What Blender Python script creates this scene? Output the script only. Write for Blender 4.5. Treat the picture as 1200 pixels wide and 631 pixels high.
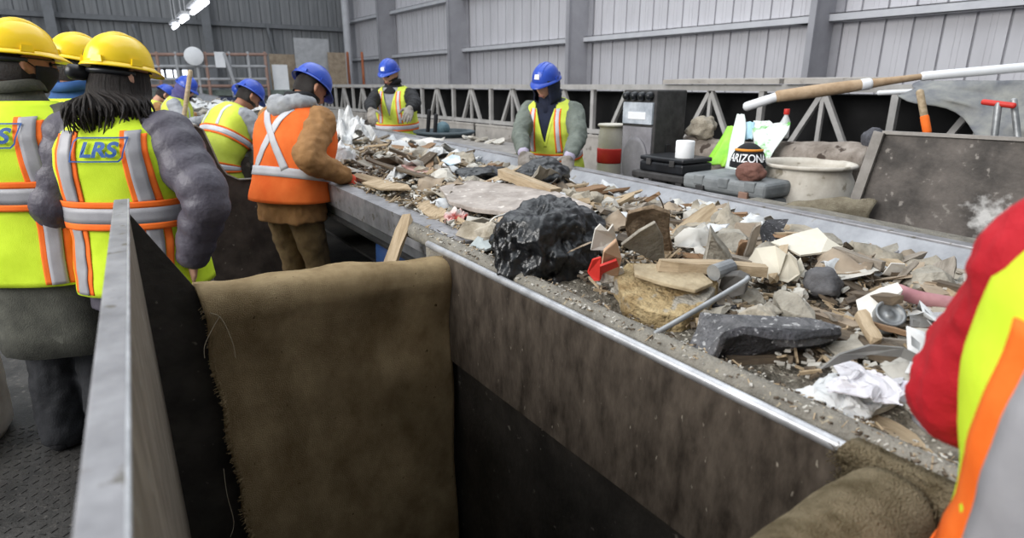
import bpy, bmesh, math, random
from mathutils import Vector, Matrix, noise, Quaternion

for o in list(bpy.data.objects): bpy.data.objects.remove(o)
scene = bpy.context.scene
C = scene.collection
R = math.radians
rnd = random.Random(7)

# ------------------------------------------------------------------ camera
FPX = 700.0; HY = 99.0; VX = 84.0; CAMZ = 1.6
PITCH = math.atan((315.5-HY)/FPX)
_up = Vector((0, -math.cos(PITCH), -math.sin(PITCH)))
_yd = Vector(((VX-600)/FPX, (HY-315.5)/FPX, 1)).normalized()
_xd = _yd.cross(_up)
def ray(px, py):
    c = Vector(((px-600)/FPX, (py-315.5)/FPX, 1))
    return Vector((_xd.dot(c), _yd.dot(c), _up.dot(c)))
CAMP = Vector((0, 0, CAMZ))
def DP(px, py, d): return CAMP + ray(px, py)*d
def PX(px, py, x): r = ray(px, py); return CAMP + r*(x/r.x)
def PY(px, py, y): r = ray(px, py); return CAMP + r*(y/r.y)
def PZ(px, py, z): r = ray(px, py); return CAMP + r*((z-CAMZ)/r.z)
KS = 0.0212; Z0 = 0.95                       # the conveyor climbs gently away from the camera
def zr(y): return Z0 + KS*y
def PB(px, py, dz=0.0):
    r = ray(px, py); return CAMP + r*((Z0+dz-CAMZ)/(r.z-KS*r.y))

cd = bpy.data.cameras.new('camera'); cam = bpy.data.objects.new('camera', cd); C.objects.link(cam)
fw = ray(600, 315.5)
cam.location = CAMP
cam.rotation_euler = fw.to_track_quat('-Z', 'Y').to_euler()
cd.sensor_width = 36; cd.lens = FPX/1200*36; cd.clip_start = 0.02; cd.clip_end = 200
cd.dof.use_dof = True; cd.dof.focus_distance = 2.4; cd.dof.aperture_fstop = 3.2
scene.camera = cam

# ------------------------------------------------------------------ light
w = bpy.data.worlds.new('hall_daylight'); scene.world = w; w.use_nodes = True
bg = w.node_tree.nodes['Background']; bg.inputs[0].default_value = (0.86, 0.93, 1.0, 1); bg.inputs[1].default_value = 0.62
def area(name, loc, target, sx, sy, power, col):
    l = bpy.data.lights.new(name, 'AREA'); l.shape = 'RECTANGLE'; l.size = sx; l.size_y = sy; l.energy = power; l.color = col
    o = bpy.data.objects.new(name, l); C.objects.link(o); o.location = loc
    o.rotation_euler = (Vector(target)-Vector(loc)).to_track_quat('-Z', 'Y').to_euler()
    return o
area('doorway_daylight', (-9, 3, 6.5), (3, 5, 0.8), 9, 6, 1350, (1.0, 0.98, 0.95))
area('roof_daylight', (4, 6, 11), (3, 5, 0), 12, 16, 900, (0.92, 0.96, 1.0))

scene.view_settings.view_transform = 'Standard'
scene.view_settings.look = 'None'
scene.view_settings.exposure = 0.28
scene.view_settings.gamma = 1
scene.view_settings.use_curve_mapping = False

# ------------------------------------------------------------------ materials
def lin(h):
    if not isinstance(h, str): return tuple(h)+((1,) if len(h) == 3 else ())
    h = h.lstrip('#'); v = [int(h[i:i+2], 16)/255 for i in (0, 2, 4)]
    return tuple((c/12.92 if c <= 0.04045 else ((c+0.055)/1.055)**2.4) for c in v)+(1,)
MATS = {}
def mat(name, c1, c2=None, scale=6, rough=0.7, bump=0.0, bscale=60, metal=0.0, stretch=(1, 1, 1), speck=None, detail=4, spec=0.4, lo=0.35, hi=0.65, wave=None):
    if name in MATS: return MATS[name]
    m = bpy.data.materials.new(name); m.use_nodes = True; nt = m.node_tree; N = nt.nodes; L = nt.links
    b = N['Principled BSDF']; b.inputs['Roughness'].default_value = rough; b.inputs['Metallic'].default_value = metal
    b.inputs['Specular IOR Level'].default_value = spec
    tc = N.new('ShaderNodeTexCoord'); mp = N.new('ShaderNodeMapping'); mp.inputs['Scale'].default_value = stretch
    oi = N.new('ShaderNodeObjectInfo')
    ad = N.new('ShaderNodeVectorMath'); ad.operation = 'ADD'
    sc = N.new('ShaderNodeVectorMath'); sc.operation = 'SCALE'; sc.inputs['Scale'].default_value = 17.0
    cx = N.new('ShaderNodeCombineXYZ'); L.new(oi.outputs['Random'], cx.inputs[0]); L.new(oi.outputs['Random'], cx.inputs[1])
    L.new(cx.outputs[0], sc.inputs[0]); L.new(tc.outputs['Object'], ad.inputs[0]); L.new(sc.outputs[0], ad.inputs[1])
    L.new(ad.outputs[0], mp.inputs[0])
    col = None
    if c2 is not None:
        n = N.new('ShaderNodeTexNoise'); n.inputs['Scale'].default_value = scale; n.inputs['Detail'].default_value = detail
        n.inputs['Roughness'].default_value = 0.65
        L.new(mp.outputs[0], n.inputs['Vector'])
        r = N.new('ShaderNodeValToRGB'); r.color_ramp.elements[0].position = lo; r.color_ramp.elements[1].position = hi
        r.color_ramp.elements[0].color = lin(c1); r.color_ramp.elements[1].color = lin(c2)
        L.new(n.outputs['Fac'], r.inputs[0]); col = r.outputs[0]
    else:
        b.inputs['Base Color'].default_value = lin(c1)
    if speck:
        sc_, th, cs = speck
        n2 = N.new('ShaderNodeTexNoise'); n2.inputs['Scale'].default_value = sc_; n2.inputs['Detail'].default_value = 3
        L.new(mp.outputs[0], n2.inputs['Vector'])
        r2 = N.new('ShaderNodeValToRGB'); r2.color_ramp.elements[0].position = th; r2.color_ramp.elements[1].position = min(th+0.06, 1)
        r2.color_ramp.elements[0].color = (0, 0, 0, 1); r2.color_ramp.elements[1].color = (1, 1, 1, 1)
        L.new(n2.outputs['Fac'], r2.inputs[0])
        mx = N.new('ShaderNodeMix'); mx.data_type = 'RGBA'; L.new(r2.outputs[0], mx.inputs['Factor'])
        if col: L.new(col, mx.inputs['A'])
        else: mx.inputs['A'].default_value = lin(c1)
        mx.inputs['B'].default_value = lin(cs); col = mx.outputs['Result']
    if col: L.new(col, b.inputs['Base Color'])
    if bump > 0:
        nb = N.new('ShaderNodeTexNoise'); nb.inputs['Scale'].default_value = bscale; nb.inputs['Detail'].default_value = 4
        L.new(mp.outputs[0], nb.inputs['Vector'])
        bp = N.new('ShaderNodeBump'); bp.inputs['Strength'].default_value = bump; bp.inputs['Distance'].default_value = 0.02
        L.new(nb.outputs['Fac'], bp.inputs['Height']); L.new(bp.outputs[0], b.inputs['Normal'])
    MATS[name] = m
    return m
def emis(name, col, st):
    m = bpy.data.materials.new(name); m.use_nodes = True; b = m.node_tree.nodes['Principled BSDF']
    b.inputs['Base Color'].default_value = lin(col); b.inputs['Emission Color'].default_value = lin(col); b.inputs['Emission Strength'].default_value = st
    return m

# ------------------------------------------------------------------ mesh helpers
def link(name, me, m=None, parent=None, smooth=False, **kw):
    o = bpy.data.objects.new(name, me); C.objects.link(o)
    if m is not None and len(me.materials) == 0: me.materials.append(m)
    if smooth:
        for p in me.polygons: p.use_smooth = True
    if parent: o.parent = parent
    return o
def mesh(name, V, F):
    me = bpy.data.meshes.new(name); me.from_pydata([tuple(v) for v in V], [], F); me.update()
    return me
def fixn(me):
    bm = bmesh.new(); bm.from_mesh(me); bmesh.ops.recalc_face_normals(bm, faces=bm.faces); bm.to_mesh(me); bm.free(); return me
def tag(o, label=None, cat=None, group=None, kind=None):
    if label: o['label'] = label
    if cat: o['category'] = cat
    if group: o['group'] = group
    if kind: o['kind'] = kind
    return o
def thing(name, label, cat, loc=(0, 0, 0), group=None, rotz=0):
    o = bpy.data.objects.new(name, None); o.empty_display_size = 0.1; C.objects.link(o); o.location = loc; o.rotation_euler = (0, 0, rotz)
    return tag(o, label, cat, group)
class MB:
    """collects verts and faces of one mesh, in world coordinates; build() stores them relative to its parent"""
    def __init__(s): s.V = []; s.F = []
    def add(s, V, F):
        n = len(s.V); s.V += [Vector(v) for v in V]; s.F += [tuple(i+n for i in f) for f in F]; return s
    def box(s, a, b, M=None):
        (x0, y0, z0), (x1, y1, z1) = a, b
        V = [Vector(p) for p in ((x0, y0, z0), (x1, y0, z0), (x1, y1, z0), (x0, y1, z0), (x0, y0, z1), (x1, y0, z1), (x1, y1, z1), (x0, y1, z1))]
        if M: V = [M @ v for v in V]
        return s.add(V, [(0, 3, 2, 1), (4, 5, 6, 7), (0, 1, 5, 4), (1, 2, 6, 5), (2, 3, 7, 6), (3, 0, 4, 7)])
    def bar(s, p, q, wd, h, up=(0, 0, 1)):
        p = Vector(p); q = Vector(q); d = (q-p).normalized(); up = Vector(up)
        sd = d.cross(up)
        if sd.length < 1e-4: sd = d.cross(Vector((1, 0, 0)))
        sd.normalize(); u = sd.cross(d)
        V = [c + sd*a*wd/2 + u*b*h/2 for c in (p, q) for a, b in ((-1, -1), (1, -1), (1, 1), (-1, 1))]
        return s.add(V, [(0, 1, 2, 3), (7, 6, 5, 4), (0, 4, 5, 1), (1, 5, 6, 2), (2, 6, 7, 3), (3, 7, 4, 0)])
    def prism(s, pts, off):
        """closed polygon pts (3D) extruded by the vector off"""
        n = len(pts); off = Vector(off); P = [Vector(p) for p in pts]
        return s.add(P+[p+off for p in P], [tuple(range(n)), tuple(range(2*n-1, n-1, -1))]+[(i, i+n, (i+1) % n+n, (i+1) % n) for i in range(n)])
    def rings(s, rs, cap=True):
        n = len(rs[0]); V = [p for r in rs for p in r]; F = []
        for i in range(len(rs)-1):
            for j in range(n):
                k = (j+1) % n; F.append((i*n+j, i*n+k, (i+1)*n+k, (i+1)*n+j))
        if cap: F += [tuple(range(n-1, -1, -1)), tuple((len(rs)-1)*n+j for j in range(n))]
        return s.add(V, F)
    def tube(s, pts, rad, n=10, fl=1.0, smooth=0, caps=True):
        P = [Vector(p) for p in pts]
        if not isinstance(rad, (list, tuple)): rad = [rad]*len(P)
        if smooth: P, rad = catmull(P, rad, smooth)
        rs = []; u = None
        for i, p in enumerate(P):
            t = (P[min(i+1, len(P)-1)]-P[max(i-1, 0)]).normalized()
            if u is None:
                u = t.cross(Vector((0, 0, 1)))
                if u.length < 1e-3: u = t.cross(Vector((0, 1, 0)))
            u = (u - t*u.dot(t)).normalized(); v = t.cross(u)
            rs.append((p, u, v, rad[i], t))
        out = []
        if caps:
            p, u, v, r, t = rs[0]
            for k in (0.25, 0.65, 0.9): out.append([p - t*r*math.sqrt(1-k*k)*0.8 + (u*math.cos(a)+v*math.sin(a)*fl)*r*k for a in [2*math.pi*j/n for j in range(n)]])
        for p, u, v, r, t in rs: out.append([p + (u*math.cos(a)+v*math.sin(a)*fl)*r for a in [2*math.pi*j/n for j in range(n)]])
        if caps:
            p, u, v, r, t = rs[-1]
            for k in (0.9, 0.65, 0.25): out.append([p + t*r*math.sqrt(1-k*k)*0.8 + (u*math.cos(a)+v*math.sin(a)*fl)*r*k for a in [2*math.pi*j/n for j in range(n)]])
        return s.rings(out)
    def lathe(s, prof, c, n=24, axis=None, sx=1, sy=1):
        c = Vector(c); rs = []
        for r, z in prof: rs.append([c+Vector((r*sx*math.cos(2*math.pi*j/n), r*sy*math.sin(2*math.pi*j/n), z)) for j in range(n)])
        return s.rings(rs)
    def map(s, f): s.V = [f(v) for v in s.V]; return s
    def build(s, name, m, parent=None, smooth=False, fix=True, origin=None, top=False):
        if origin is None:
            if parent is not None: origin = wloc(parent)
            else:
                lo = [min(v[i] for v in s.V) for i in range(3)]; hi = [max(v[i] for v in s.V) for i in range(3)]
                origin = Vector(((lo[0]+hi[0])/2, (lo[1]+hi[1])/2, lo[2]))
        me = mesh(name, [v-origin for v in s.V], s.F)
        if fix: fixn(me)
        o = link(name, me, m, parent, smooth)
        if parent is None: o.location = origin
        return o
def wloc(o):
    v = Vector((0, 0, 0))
    while o: v += o.location; o = o.parent
    return v
def catmull(P, rad, k):
    Q = []; S = []
    for i in range(len(P)-1):
        a, b, c, d = P[max(i-1, 0)], P[i], P[i+1], P[min(i+2, len(P)-1)]
        for j in range(k):
            t = j/k
            Q.append(0.5*((2*b)+(c-a)*t+(2*a-5*b+4*c-d)*t*t+(3*b-a-3*c+d)*t**3)); S.append(rad[i]*(1-t)+rad[i+1]*t)
    Q.append(P[-1]); S.append(rad[-1]); return Q, S
def bev(o, wd=0.004, seg=2, ang=40):
    m = o.modifiers.new('bevel', 'BEVEL'); m.width = wd; m.segments = seg; m.limit_method = 'ANGLE'; m.angle_limit = R(ang); return o
def solid(o, t, off=-1):
    m = o.modifiers.new('solidify', 'SOLIDIFY'); m.thickness = t; m.offset = off; return o
def remesh(o, vox, it=4, fac=0.5):
    m = o.modifiers.new('remesh', 'REMESH'); m.mode = 'VOXEL'; m.voxel_size = vox; m.use_smooth_shade = True
    if it:
        s = o.modifiers.new('smooth', 'SMOOTH'); s.iterations = it; s.factor = fac
    return o
_tex = {}
def wrinkle(o, strength, scale=0.08, typ='CLOUDS'):
    k = (scale, typ)
    if k not in _tex:
        t = bpy.data.textures.new('fold', typ); t.noise_scale = scale; _tex[k] = t
    m = o.modifiers.new('folds', 'DISPLACE'); m.texture = _tex[k]; m.strength = strength; m.mid_level = 0.5; m.texture_coords = 'GLOBAL'; return o
def copy_tree(o, parent=None, loc=None):
    c = o.copy(); C.objects.link(c); c.parent = parent
    if loc is not None: c.location = loc
    for ch in list(o.children):
        if ch is not c: copy_tree(ch, c)
    return c
def sst(a, b, x):
    t = max(0, min(1, (x-a)/(b-a))); return t*t*(3-2*t)
def lerp(a, b, t): return a+(b-a)*t

# ------------------------------------------------------------------ setting: floor and walls
m_floor = mat('tread_plate_steel', '#2e2d2c', '#4a4846', 5, 0.55, 0.25, 90, 0.3, speck=(30, 0.63, '#5b5854'))
m_wall = mat('painted_cladding', '#c6c4c8', '#d1cfd3', 1.5, 0.7, 0.03, 20, stretch=(1, 1, 0.3))
m_wallb = mat('shaded_cladding', '#87898c', '#969799', 1.5, 0.75, 0.03, 20, stretch=(1, 1, 0.3))  # darker copy of the side cladding, the end wall's shade put into the colour
m_seam = mat('cladding_seam', '#a09fa4', '#abaaaf', 2, 0.7)
m_girt = mat('galvanised_girt', '#c4c4c9', '#d0d0d4', 3, 0.6)
m_column = mat('shaded_frame_steel', '#97969b', '#a3a2a7', 2, 0.7)  # darker than the wall, shade on the column webs put into the colour
m_pit = mat('pit_black', '#0a0a0a', '#141312', 4, 0.9)

f = MB()
f.box((-8, -3, -0.06), (-0.08, 30, 0)); f.box((-0.08, 2.02, -0.06), (11.2, 30, 0)); f.box((-0.08, -3, -0.06), (11.2, 0.18, 0)); f.box((1.32, 0.18, -0.06), (11.2, 2.02, 0))
fl = f.build('floor', m_floor); tag(fl, kind='structure'); tag(fl, 'dark worn steel tread plate floor of the sorting platform')
# raised tread bars, in view at the lower left
tb = MB()
for i in range(26):
    for j in range(46):
        x = -0.95+i*0.036; y = 1.2+j*0.05
        a = 0.7 if (i+j) % 2 else -0.7
        d = Vector((math.cos(a), math.sin(a), 0))*0.013
        tb.bar(Vector((x, y, 0.0012))-d, Vector((x, y, 0.0012))+d, 0.006, 0.003)
tag(tb.build('tread_bars', m_floor, fl, fix=False), kind='stuff')
pit = MB(); pit.box((-0.2, 0.0, -1.7), (1.5, 2.2, -1.65)); pit.box((1.3, 0.1, -1.7), (1.34, 2.1, 0.48)); pit.box((-0.12, 0.1, -1.7), (-0.08, 2.1, -0.06)); pit.box((-0.1, 2.02, -1.7), (1.34, 2.06, -0.06)); pit.box((-0.1, 0.14, -1.7), (1.34, 0.18, -0.06))
tag(pit.build('trim_1', m_pit), 'black lining of the drop chute under the bin', kind='structure')

WX = 11.0
wr = MB().box((WX+0.06, -4, 0), (WX+0.2, 29.2, 9)).build('wall_right', m_seam)
tag(wr, 'pale grey corrugated steel side wall with deep columns', kind='structure')
PW = 0.42
pm = MB().box((-0.02, -PW/2+0.018, 0.0), (0.03, PW/2-0.018, 9)).box((0.0, -0.05, 0.0), (-0.028, -0.03, 9)).box((0.0, 0.03, 0.0), (-0.028, 0.05, 9))
pme = None
for i in range(int(31/PW)):
    y = -2.5+PW*(i+0.5)
    if pme is None:
        pme = fixn(mesh('panel', pm.V, pm.F)); pme.materials.append(m_wall)
    o = link('panel', pme, None, wr); o.location = Vector((WX+0.04, y, 0))-wr.location
COLY = [0.0, 5.9, 12.2, 18.2, 23.8]
cm = MB().box((-0.72, -0.055, 0), (-0.69, 0.055, 9)).box((-0.69, -0.012, 0), (0.0, 0.012, 9)).box((-0.03, -0.16, 0), (0.0, 0.16, 9))
cme = fixn(mesh('column', cm.V, cm.F)); cme.materials.append(m_column)
for y in COLY:
    o = link('column', cme, None, wr); o.location = Vector((WX-0.02, y, 0))-wr.location
for z in (0.9, 2.69, 4.32, 6.0):
    for k in range(len(COLY)):
        y0 = COLY[k]+0.0; y1 = (COLY[k+1] if k+1 < len(COLY) else 29.0)+0.55
        off = 0.0 if k % 2 else 0.02
        gm = MB().box((WX-0.2-off, y0, z-0.07), (WX-0.01, y1, z-0.055)).box((WX-0.2-off, y0, z-0.07), (WX-0.185-off, y1, z+0.07)).box((WX-0.2-off, y0, z+0.055), (WX-0.01, y1, z+0.07))
        gm.build('girt', m_girt, wr)
WY = 29.0
wb = MB().box((-14, WY+0.06, 0), (11.2, WY+0.2, 9)).build('wall_back', mat('shaded_back_seam', '#707275', '#7b7d80', 2, 0.7))  # seam colour darkened along with the end wall's painted shade
tag(wb, 'corrugated steel end wall behind the workers, shade put into its darker grey', kind='structure')
bmh = MB().box((-0.21+0.02, -0.02, 0), (0.21-0.02, 0.03, 9)).box((-0.05, -0.02, 0), (-0.03, -0.045, 9)).box((0.03, -0.02, 0), (0.05, -0.045, 9))
bme = fixn(mesh('panel', bmh.V, bmh.F)); bme.materials.append(m_wallb)
for i in range(58):
    o = link('panel', bme, None, wb); o.location = Vector((-13.2+0.42*i, WY+0.04, 0))-wb.location
m_girtb = mat('shaded_girt', '#77797c', '#84868a', 3, 0.7)  # darker girt colour, carries the end wall's shade
for z in (1.2, 4.02, 6.6):
    MB().box((-13.5, WY-0.2, z-0.1), (11, WY-0.01, z-0.08)).box((-13.5, WY-0.2, z-0.1), (11, WY-0.18, z+0.1)).build('girt', m_girtb, wb)
for px in (-60, 60, 238):
    x = PY(px, 30, WY).x
    MB().box((x-0.16, WY-0.75, 0), (x+0.16, WY-0.72, 9)).box((x-0.015, WY-0.72, 0), (x+0.015, WY, 9)).build('column', m_girtb, wb)
for a, b in (((325, 78), (312, 28)), ((402, 75), (404, 28)), ((95, 60), (80, 28)), ((165, 60), (155, 28))):
    MB().bar(PY(*a, WY-0.2), PY(*b, WY-0.2), 0.1, 0.1).build('brace', m_girtb, wb)
MB().tube([PY(411, 99, 27.5)-Vector((0, 0, 1.6)), PY(411, 99, 27.5)+Vector((0, 0, 6))], 0.16, 12).build('downpipe', m_girt, wb, True)
wf = MB().box((-14, -6.2, 0), (11.2, -6.0, 9)).build('wall_front_blocker', m_wallb); tag(wf, 'unseen grey wall added behind the viewer to block light', kind='structure')  # unseen wall added to keep light off the faces turned toward the viewer
# bright low windows in the end wall
m_day = emis('window_daylight', '#f2f6ff', 1.6)
for i, px in enumerate((181, 189, 198, 208, 216)):
    a = PY(px-3.2, 92, WY-0.06); b = PY(px+3.2, 82, WY-0.06)
    wn = MB().box((a.x, WY-0.07, a.z), (b.x, WY-0.02, b.z)).build('window_%d' % (i+1), m_day)
    tag(wn, 'small bright window low in the end wall, %s from the left' % ('first', 'second', 'third', 'fourth', 'fifth')[i], kind='structure')
    MB().box((a.x-0.06, WY-0.1, a.z-0.06), (b.x+0.06, WY-0.06, a.z)).box((a.x-0.06, WY-0.1, b.z), (b.x+0.06, WY-0.06, b.z+0.06)).box((a.x-0.06, WY-0.1, a.z), (a.x, WY-0.06, b.z)).box((b.x, WY-0.1, a.z), (b.x+0.06, WY-0.06, b.z)).build('window_frame', m_girtb, wn)

# ------------------------------------------------------------------ conveyor
m_steel = mat('bare_rail_steel', '#7d7c7f', '#a09fa2', 9, 0.45, 0.06, 60, 0.35, speck=(25, 0.62, '#6e6a64'))
m_bright = mat('rubbed_bright_edge', '#a3a4a7', '#c4c5c8', 14, 0.4, 0.03, 60, 0.5)
m_dust = mat('dusty_rail_top', '#6f6b63', '#8c877d', 14, 0.9, 0.5, 120, 0.0, speck=(60, 0.64, '#a59a84'))
m_plate = mat('scuffed_brown_plate', '#302923', '#645a50', 17, 0.55, 0.15, 40, 0.15, stretch=(1, 1.3, 0.5), speck=(48, 0.69, '#9a9184'), detail=12, lo=.3, hi=.7)
m_dplate = mat('dark_scuffed_plate', '#2a2826', '#45413d', 6, 0.5, 0.12, 40, 0.2, speck=(26, 0.68, '#7a756d'), detail=8)
m_frame = mat('conveyor_frame_grey', '#5f6062', '#7c7d80', 6, 0.55, 0.05, 40, 0.3)
m_rubber = mat('belt_rubber', '#1b1b1b', '#33312e', 9, 0.8, 0.15, 50)
m_skirt = mat('pale_skirt_steel', '#8b8d92', '#a5a7ac', 7, 0.5, 0.03, 40, 0.15, speck=(14, 0.66, '#8a8780'))
conv = thing('conveyor', 'long steel sorting conveyor heaped with demolition debris', 'conveyor', (1.9, 1.0, 0))
YA, YB, YE = -0.9, 2.12, 19.0
def ext(prof, y0, y1, name, m, smooth=False, par=None):
    """profile of (x, z relative to rail height) swept along the conveyor"""
    b = MB(); n = len(prof)
    b.add([(x, y0, zr(y0)+z) for x, z in prof]+[(x, y1, zr(y1)+z) for x, z in prof],
          [tuple(range(n)), tuple(range(2*n-1, n-1, -1))]+[(i, i+n, (i+1) % n+n, (i+1) % n) for i in range(n)])
    return b.build(name, m, par or conv, smooth)
bev(ext([(1.062, -0.02), (1.15, -0.02), (1.165, -0.05), (1.165, -0.2), (1.062, -0.2)], YA, YB, 'rail_cap', m_dust), 0.006)
# rounded dusty pipe along the top of the bin-side rail
pp = MB().tube([(1.115, y, zr(y)-0.012) for y in (YA, 0.4, 1.0, 1.6, 2.36)], 0.036, 14)
pp.build('dusty_pipe', m_dust, conv, True)
MB().tube([(1.056, 0.36, zr(0.36)-0.004), (1.056, 2.08, zr(2.08)-0.004)], 0.014, 8).build('bright_edge', m_bright, conv, True)
sp = MB().prism([(1.048, 0.2, 0.52), (1.048, 1.95, 0.55), (1.048, 1.95, zr(1.95)-0.015), (1.048, 0.2, zr(0.2)-0.015)], (0.012, 0, 0)); sp.build('side_plate', m_plate, conv)
MB().prism([(1.08, .2, -1.6), (1.08, 1.95, -1.6), (1.08, 1.95, .6), (1.08, .2, .6)], (.012, 0, 0)).build('shadow_plate', m_dplate, conv)  # dark plate added in place of the shadow low on the side plate
ext([(1.17, 0.0), (1.27, 0.0), (1.27, -0.015), (1.185, -0.015), (1.185, -0.13), (1.17, -0.13)], 2.02, YE, 'near_rail', m_steel)
ext([(1.262, -0.005), (1.27, -0.005), (1.33, -0.19), (1.32, -0.19)], 2.02, YE, 'near_skirt', m_frame)
ext([(1.19, -0.135), (1.21, -0.135), (1.21, -0.22), (1.19, -0.22)], 2.1, YE, 'side_channel', m_frame)
ext([(1.16, -0.19), (2.78, -0.19), (2.78, -0.205), (1.16, -0.205)], YA, YE, 'belt', m_rubber)
ext([(1.3, -0.42), (2.7, -0.42), (2.7, -0.435), (1.3, -0.435)], YA, YE, 'return_belt', m_rubber)
ext([(2.838, 0.0), (2.82, 0.0), (2.70, -0.145), (2.72, -0.155), (2.838, -0.03)], YA, YE, 'far_skirt', m_skirt)
bev(ext([(2.825, 0.012), (2.90, 0.012), (2.90, -0.05), (2.825, -0.01)], YA, YE, 'far_rail', m_steel), 0.004)
ext([(2.9, -0.06), (2.92, -0.06), (2.92, -0.4), (2.9, -0.4)], YA, YE, 'far_channel', m_frame)
ext([(2.9, -0.005), (3.08, -0.005), (3.08, -0.03), (2.9, -0.03)], YA, 1.95, 'far_shelf', m_dust)
bm_ = MB().lathe([(0.011, 0), (0.011, 0.006), (0.006, 0.010)], (0, 0, 0), 6); bme_ = fixn(mesh('bolt', bm_.V, bm_.F)); bme_.materials.append(m_steel)
for i in range(16):
    y = 0.35+i*0.36; o = link('bolt', bme_, None, conv); o.location = Vector((2.775, y, zr(y)-0.062))-conv.location; o.rotation_euler = (0, R(-50), 0)
tm = MB().box((-0.014, -0.02, -0.05), (0.014, 0.02, 0.02)); tme = fixn(mesh('rubber_tooth', tm.V, tm.F)); tme.materials.append(m_rubber)
for i in range(70):
    y = 0.1+i*0.062; o = link('rubber_tooth', tme, None, conv); o.location = Vector((2.70, y, zr(y)-0.165))-conv.location; o.rotation_euler = (R(rnd.uniform(-8, 8)), R(-30), 0)
for y in (0.4, 2.6, 4.8, 7.0, 9.5, 12.0, 15.0):
    for x in (1.25, 2.78):
        MB().box((x-0.04, y-0.04, 0), (x+0.04, y+0.04, zr(y)-0.2)).build('leg', m_frame, conv)
    if y > 0.5: MB().box((1.25, y-0.03, 0.45), (2.78, y+0.03, 0.53)).build('crossbar', m_frame, conv)
for i in range(10):
    y = 2.3+i*1.2; MB().tube([(1.3, y, zr(y)-0.25), (2.7, y, zr(y)-0.25)], 0.045, 10).build('roller', m_frame, conv, True)

# ------------------------------------------------------------------ near sorting bin
m_inner = mat('streaked_worn_plate', '#6f665b', '#968c7f', 9, 0.55, 0.08, 60, 0.15, stretch=(1, 3, 0.5), speck=(30, 0.66, '#c4bfb6'))
bin_ = thing('sorting_bin', 'dark steel drop bin beside the conveyor in the foreground', 'bin', (0.5, 1.1, 0))
def lx(y): return -0.055+(y-0.45)*0.064
b = MB().prism([(lx(-0.7)+0.004, -0.7, -0.9), (lx(-0.7)+0.004, -0.7, 1.272), (lx(1.95)+0.004, 1.95, 1.28), (lx(1.95)+0.004, 1.95, -0.9)], (0.024, 0, 0)); b.build('side_wall', m_inner, bin_)
b = MB().bar((lx(-0.7)+0.016, -0.7, 1.28), (lx(1.965)+0.016, 1.965, 1.288), 0.036, 0.016); bev(b.build('edge_bar', m_steel, bin_), 0.004)
b = MB().tube([(lx(-0.7)+0.033, -0.7, 1.286), (lx(1.96)+0.033, 1.96, 1.294)], 0.0028, 6); b.build('rubbed_edge', m_bright, bin_, True)
b = MB().prism([(lx(1.95)+0.0, 1.955, -0.9), (lx(1.95)+0.0, 1.955, 1.292), (0.066, 1.955, 1.262), (0.206, 1.955, 1.0), (0.23, 1.955, 0.945), (1.1, 1.955, 0.915), (1.1, 1.955, -0.9)], (0, 0.014, 0)); b.build('end_plate', m_dplate, bin_)
b = MB().prism([(lx(0.27), 0.20, -0.9), (lx(0.27), 0.20, 0.9), (1.06, 0.20, 0.90), (1.06, 0.20, -0.9)], (0, 0.014, 0)); b.build('end_plate', m_dplate, bin_)

# carpet draped over the end of the bin
m_carpet = mat('brown_carpet', '#8a7556', '#b8a27e', 7, 1.0, 0.7, 520, stretch=(1, 1, 0.7), speck=(55, 0.70, '#5a4a33'), detail=12, spec=0.05)
def carpet_grid(name, label, prof, x0, x1, nx, lift, group=None, amp=0.013, seed=0.0):
    """prof: list of (y, z) across the drape, swept along x"""
    V = []; F = []; P, _ = catmull([Vector((0, a, c)) for a, c in prof], [0]*len(prof), 6); n = len(P)
    for i in range(nx+1):
        t = i/nx
        for j, p in enumerate(P):
            x = lerp(x0(p.z), x1(p.z), t)
            d = noise.noise(Vector((x*5+seed, p.y*5, p.z*3.2)))*amp*2+noise.noise(Vector((x*60+seed, p.y*60, p.z*60)))*0.0022
            V.append((x, p.y+d, p.z+lift(t)+d*0.6))
    for i in range(nx):
        for j in range(n-1): F.append((i*n+j, (i+1)*n+j, (i+1)*n+j+1, i*n+j+1))
    mb = MB(); mb.add(V, F); o = mb.build(name, m_carpet, None, True, fix=False); solid(o, 0.014, 0); tag(o, label, 'carpet', group); return o
cp = carpet_grid('carpet_flap', 'brown carpet strip draped over the end of the near bin', [(1.915, -0.75), (1.915, -0.2), (1.92, 0.4), (1.925, 0.72), (1.905, 0.85), (1.885, 0.93), (1.905, 0.985), (1.96, 1.0), (2.015, 0.985), (2.035, 0.93), (2.02, 0.8), (2.015, 0.6)],
                 lambda z: 0.205+0.03*sst(1.0, 0.0, z)+0.006*math.sin(z*23), lambda z: 1.055 if z < 0.97 else 1.075, 60, lambda t: 0.008-0.052*t+0.012*math.sin(t*3.1))
thm = MB(); 
for pts in (((238, 366), (258, 372), (272, 400), (276, 420)), ((262, 365), (252, 380), (240, 405), (240, 420)), ((262, 550), (266, 580), (274, 612), (270, 630))):
    MB().tube([PY(*q, 1.885-0.004*i) for i, q in enumerate(pts)], 0.0009, 5, smooth=4).build('thread', mat('pale_thread', '#b9ad97'), cp, True)
fr = MB()
for i in range(700):
    z = rnd.uniform(-0.3, 0.98); x = 0.21+0.03*sst(1.0, 0.0, z)+0.006*math.sin(z*23); p = Vector((x+rnd.uniform(0, 0.01), 1.905+rnd.uniform(-0.006, 0.004), z))
    fr.bar(p, p+Vector((rnd.uniform(-0.02, 0.002), rnd.uniform(-0.012, 0.0), rnd.uniform(-0.01, 0.008))), 0.0012, 0.0012)
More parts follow.
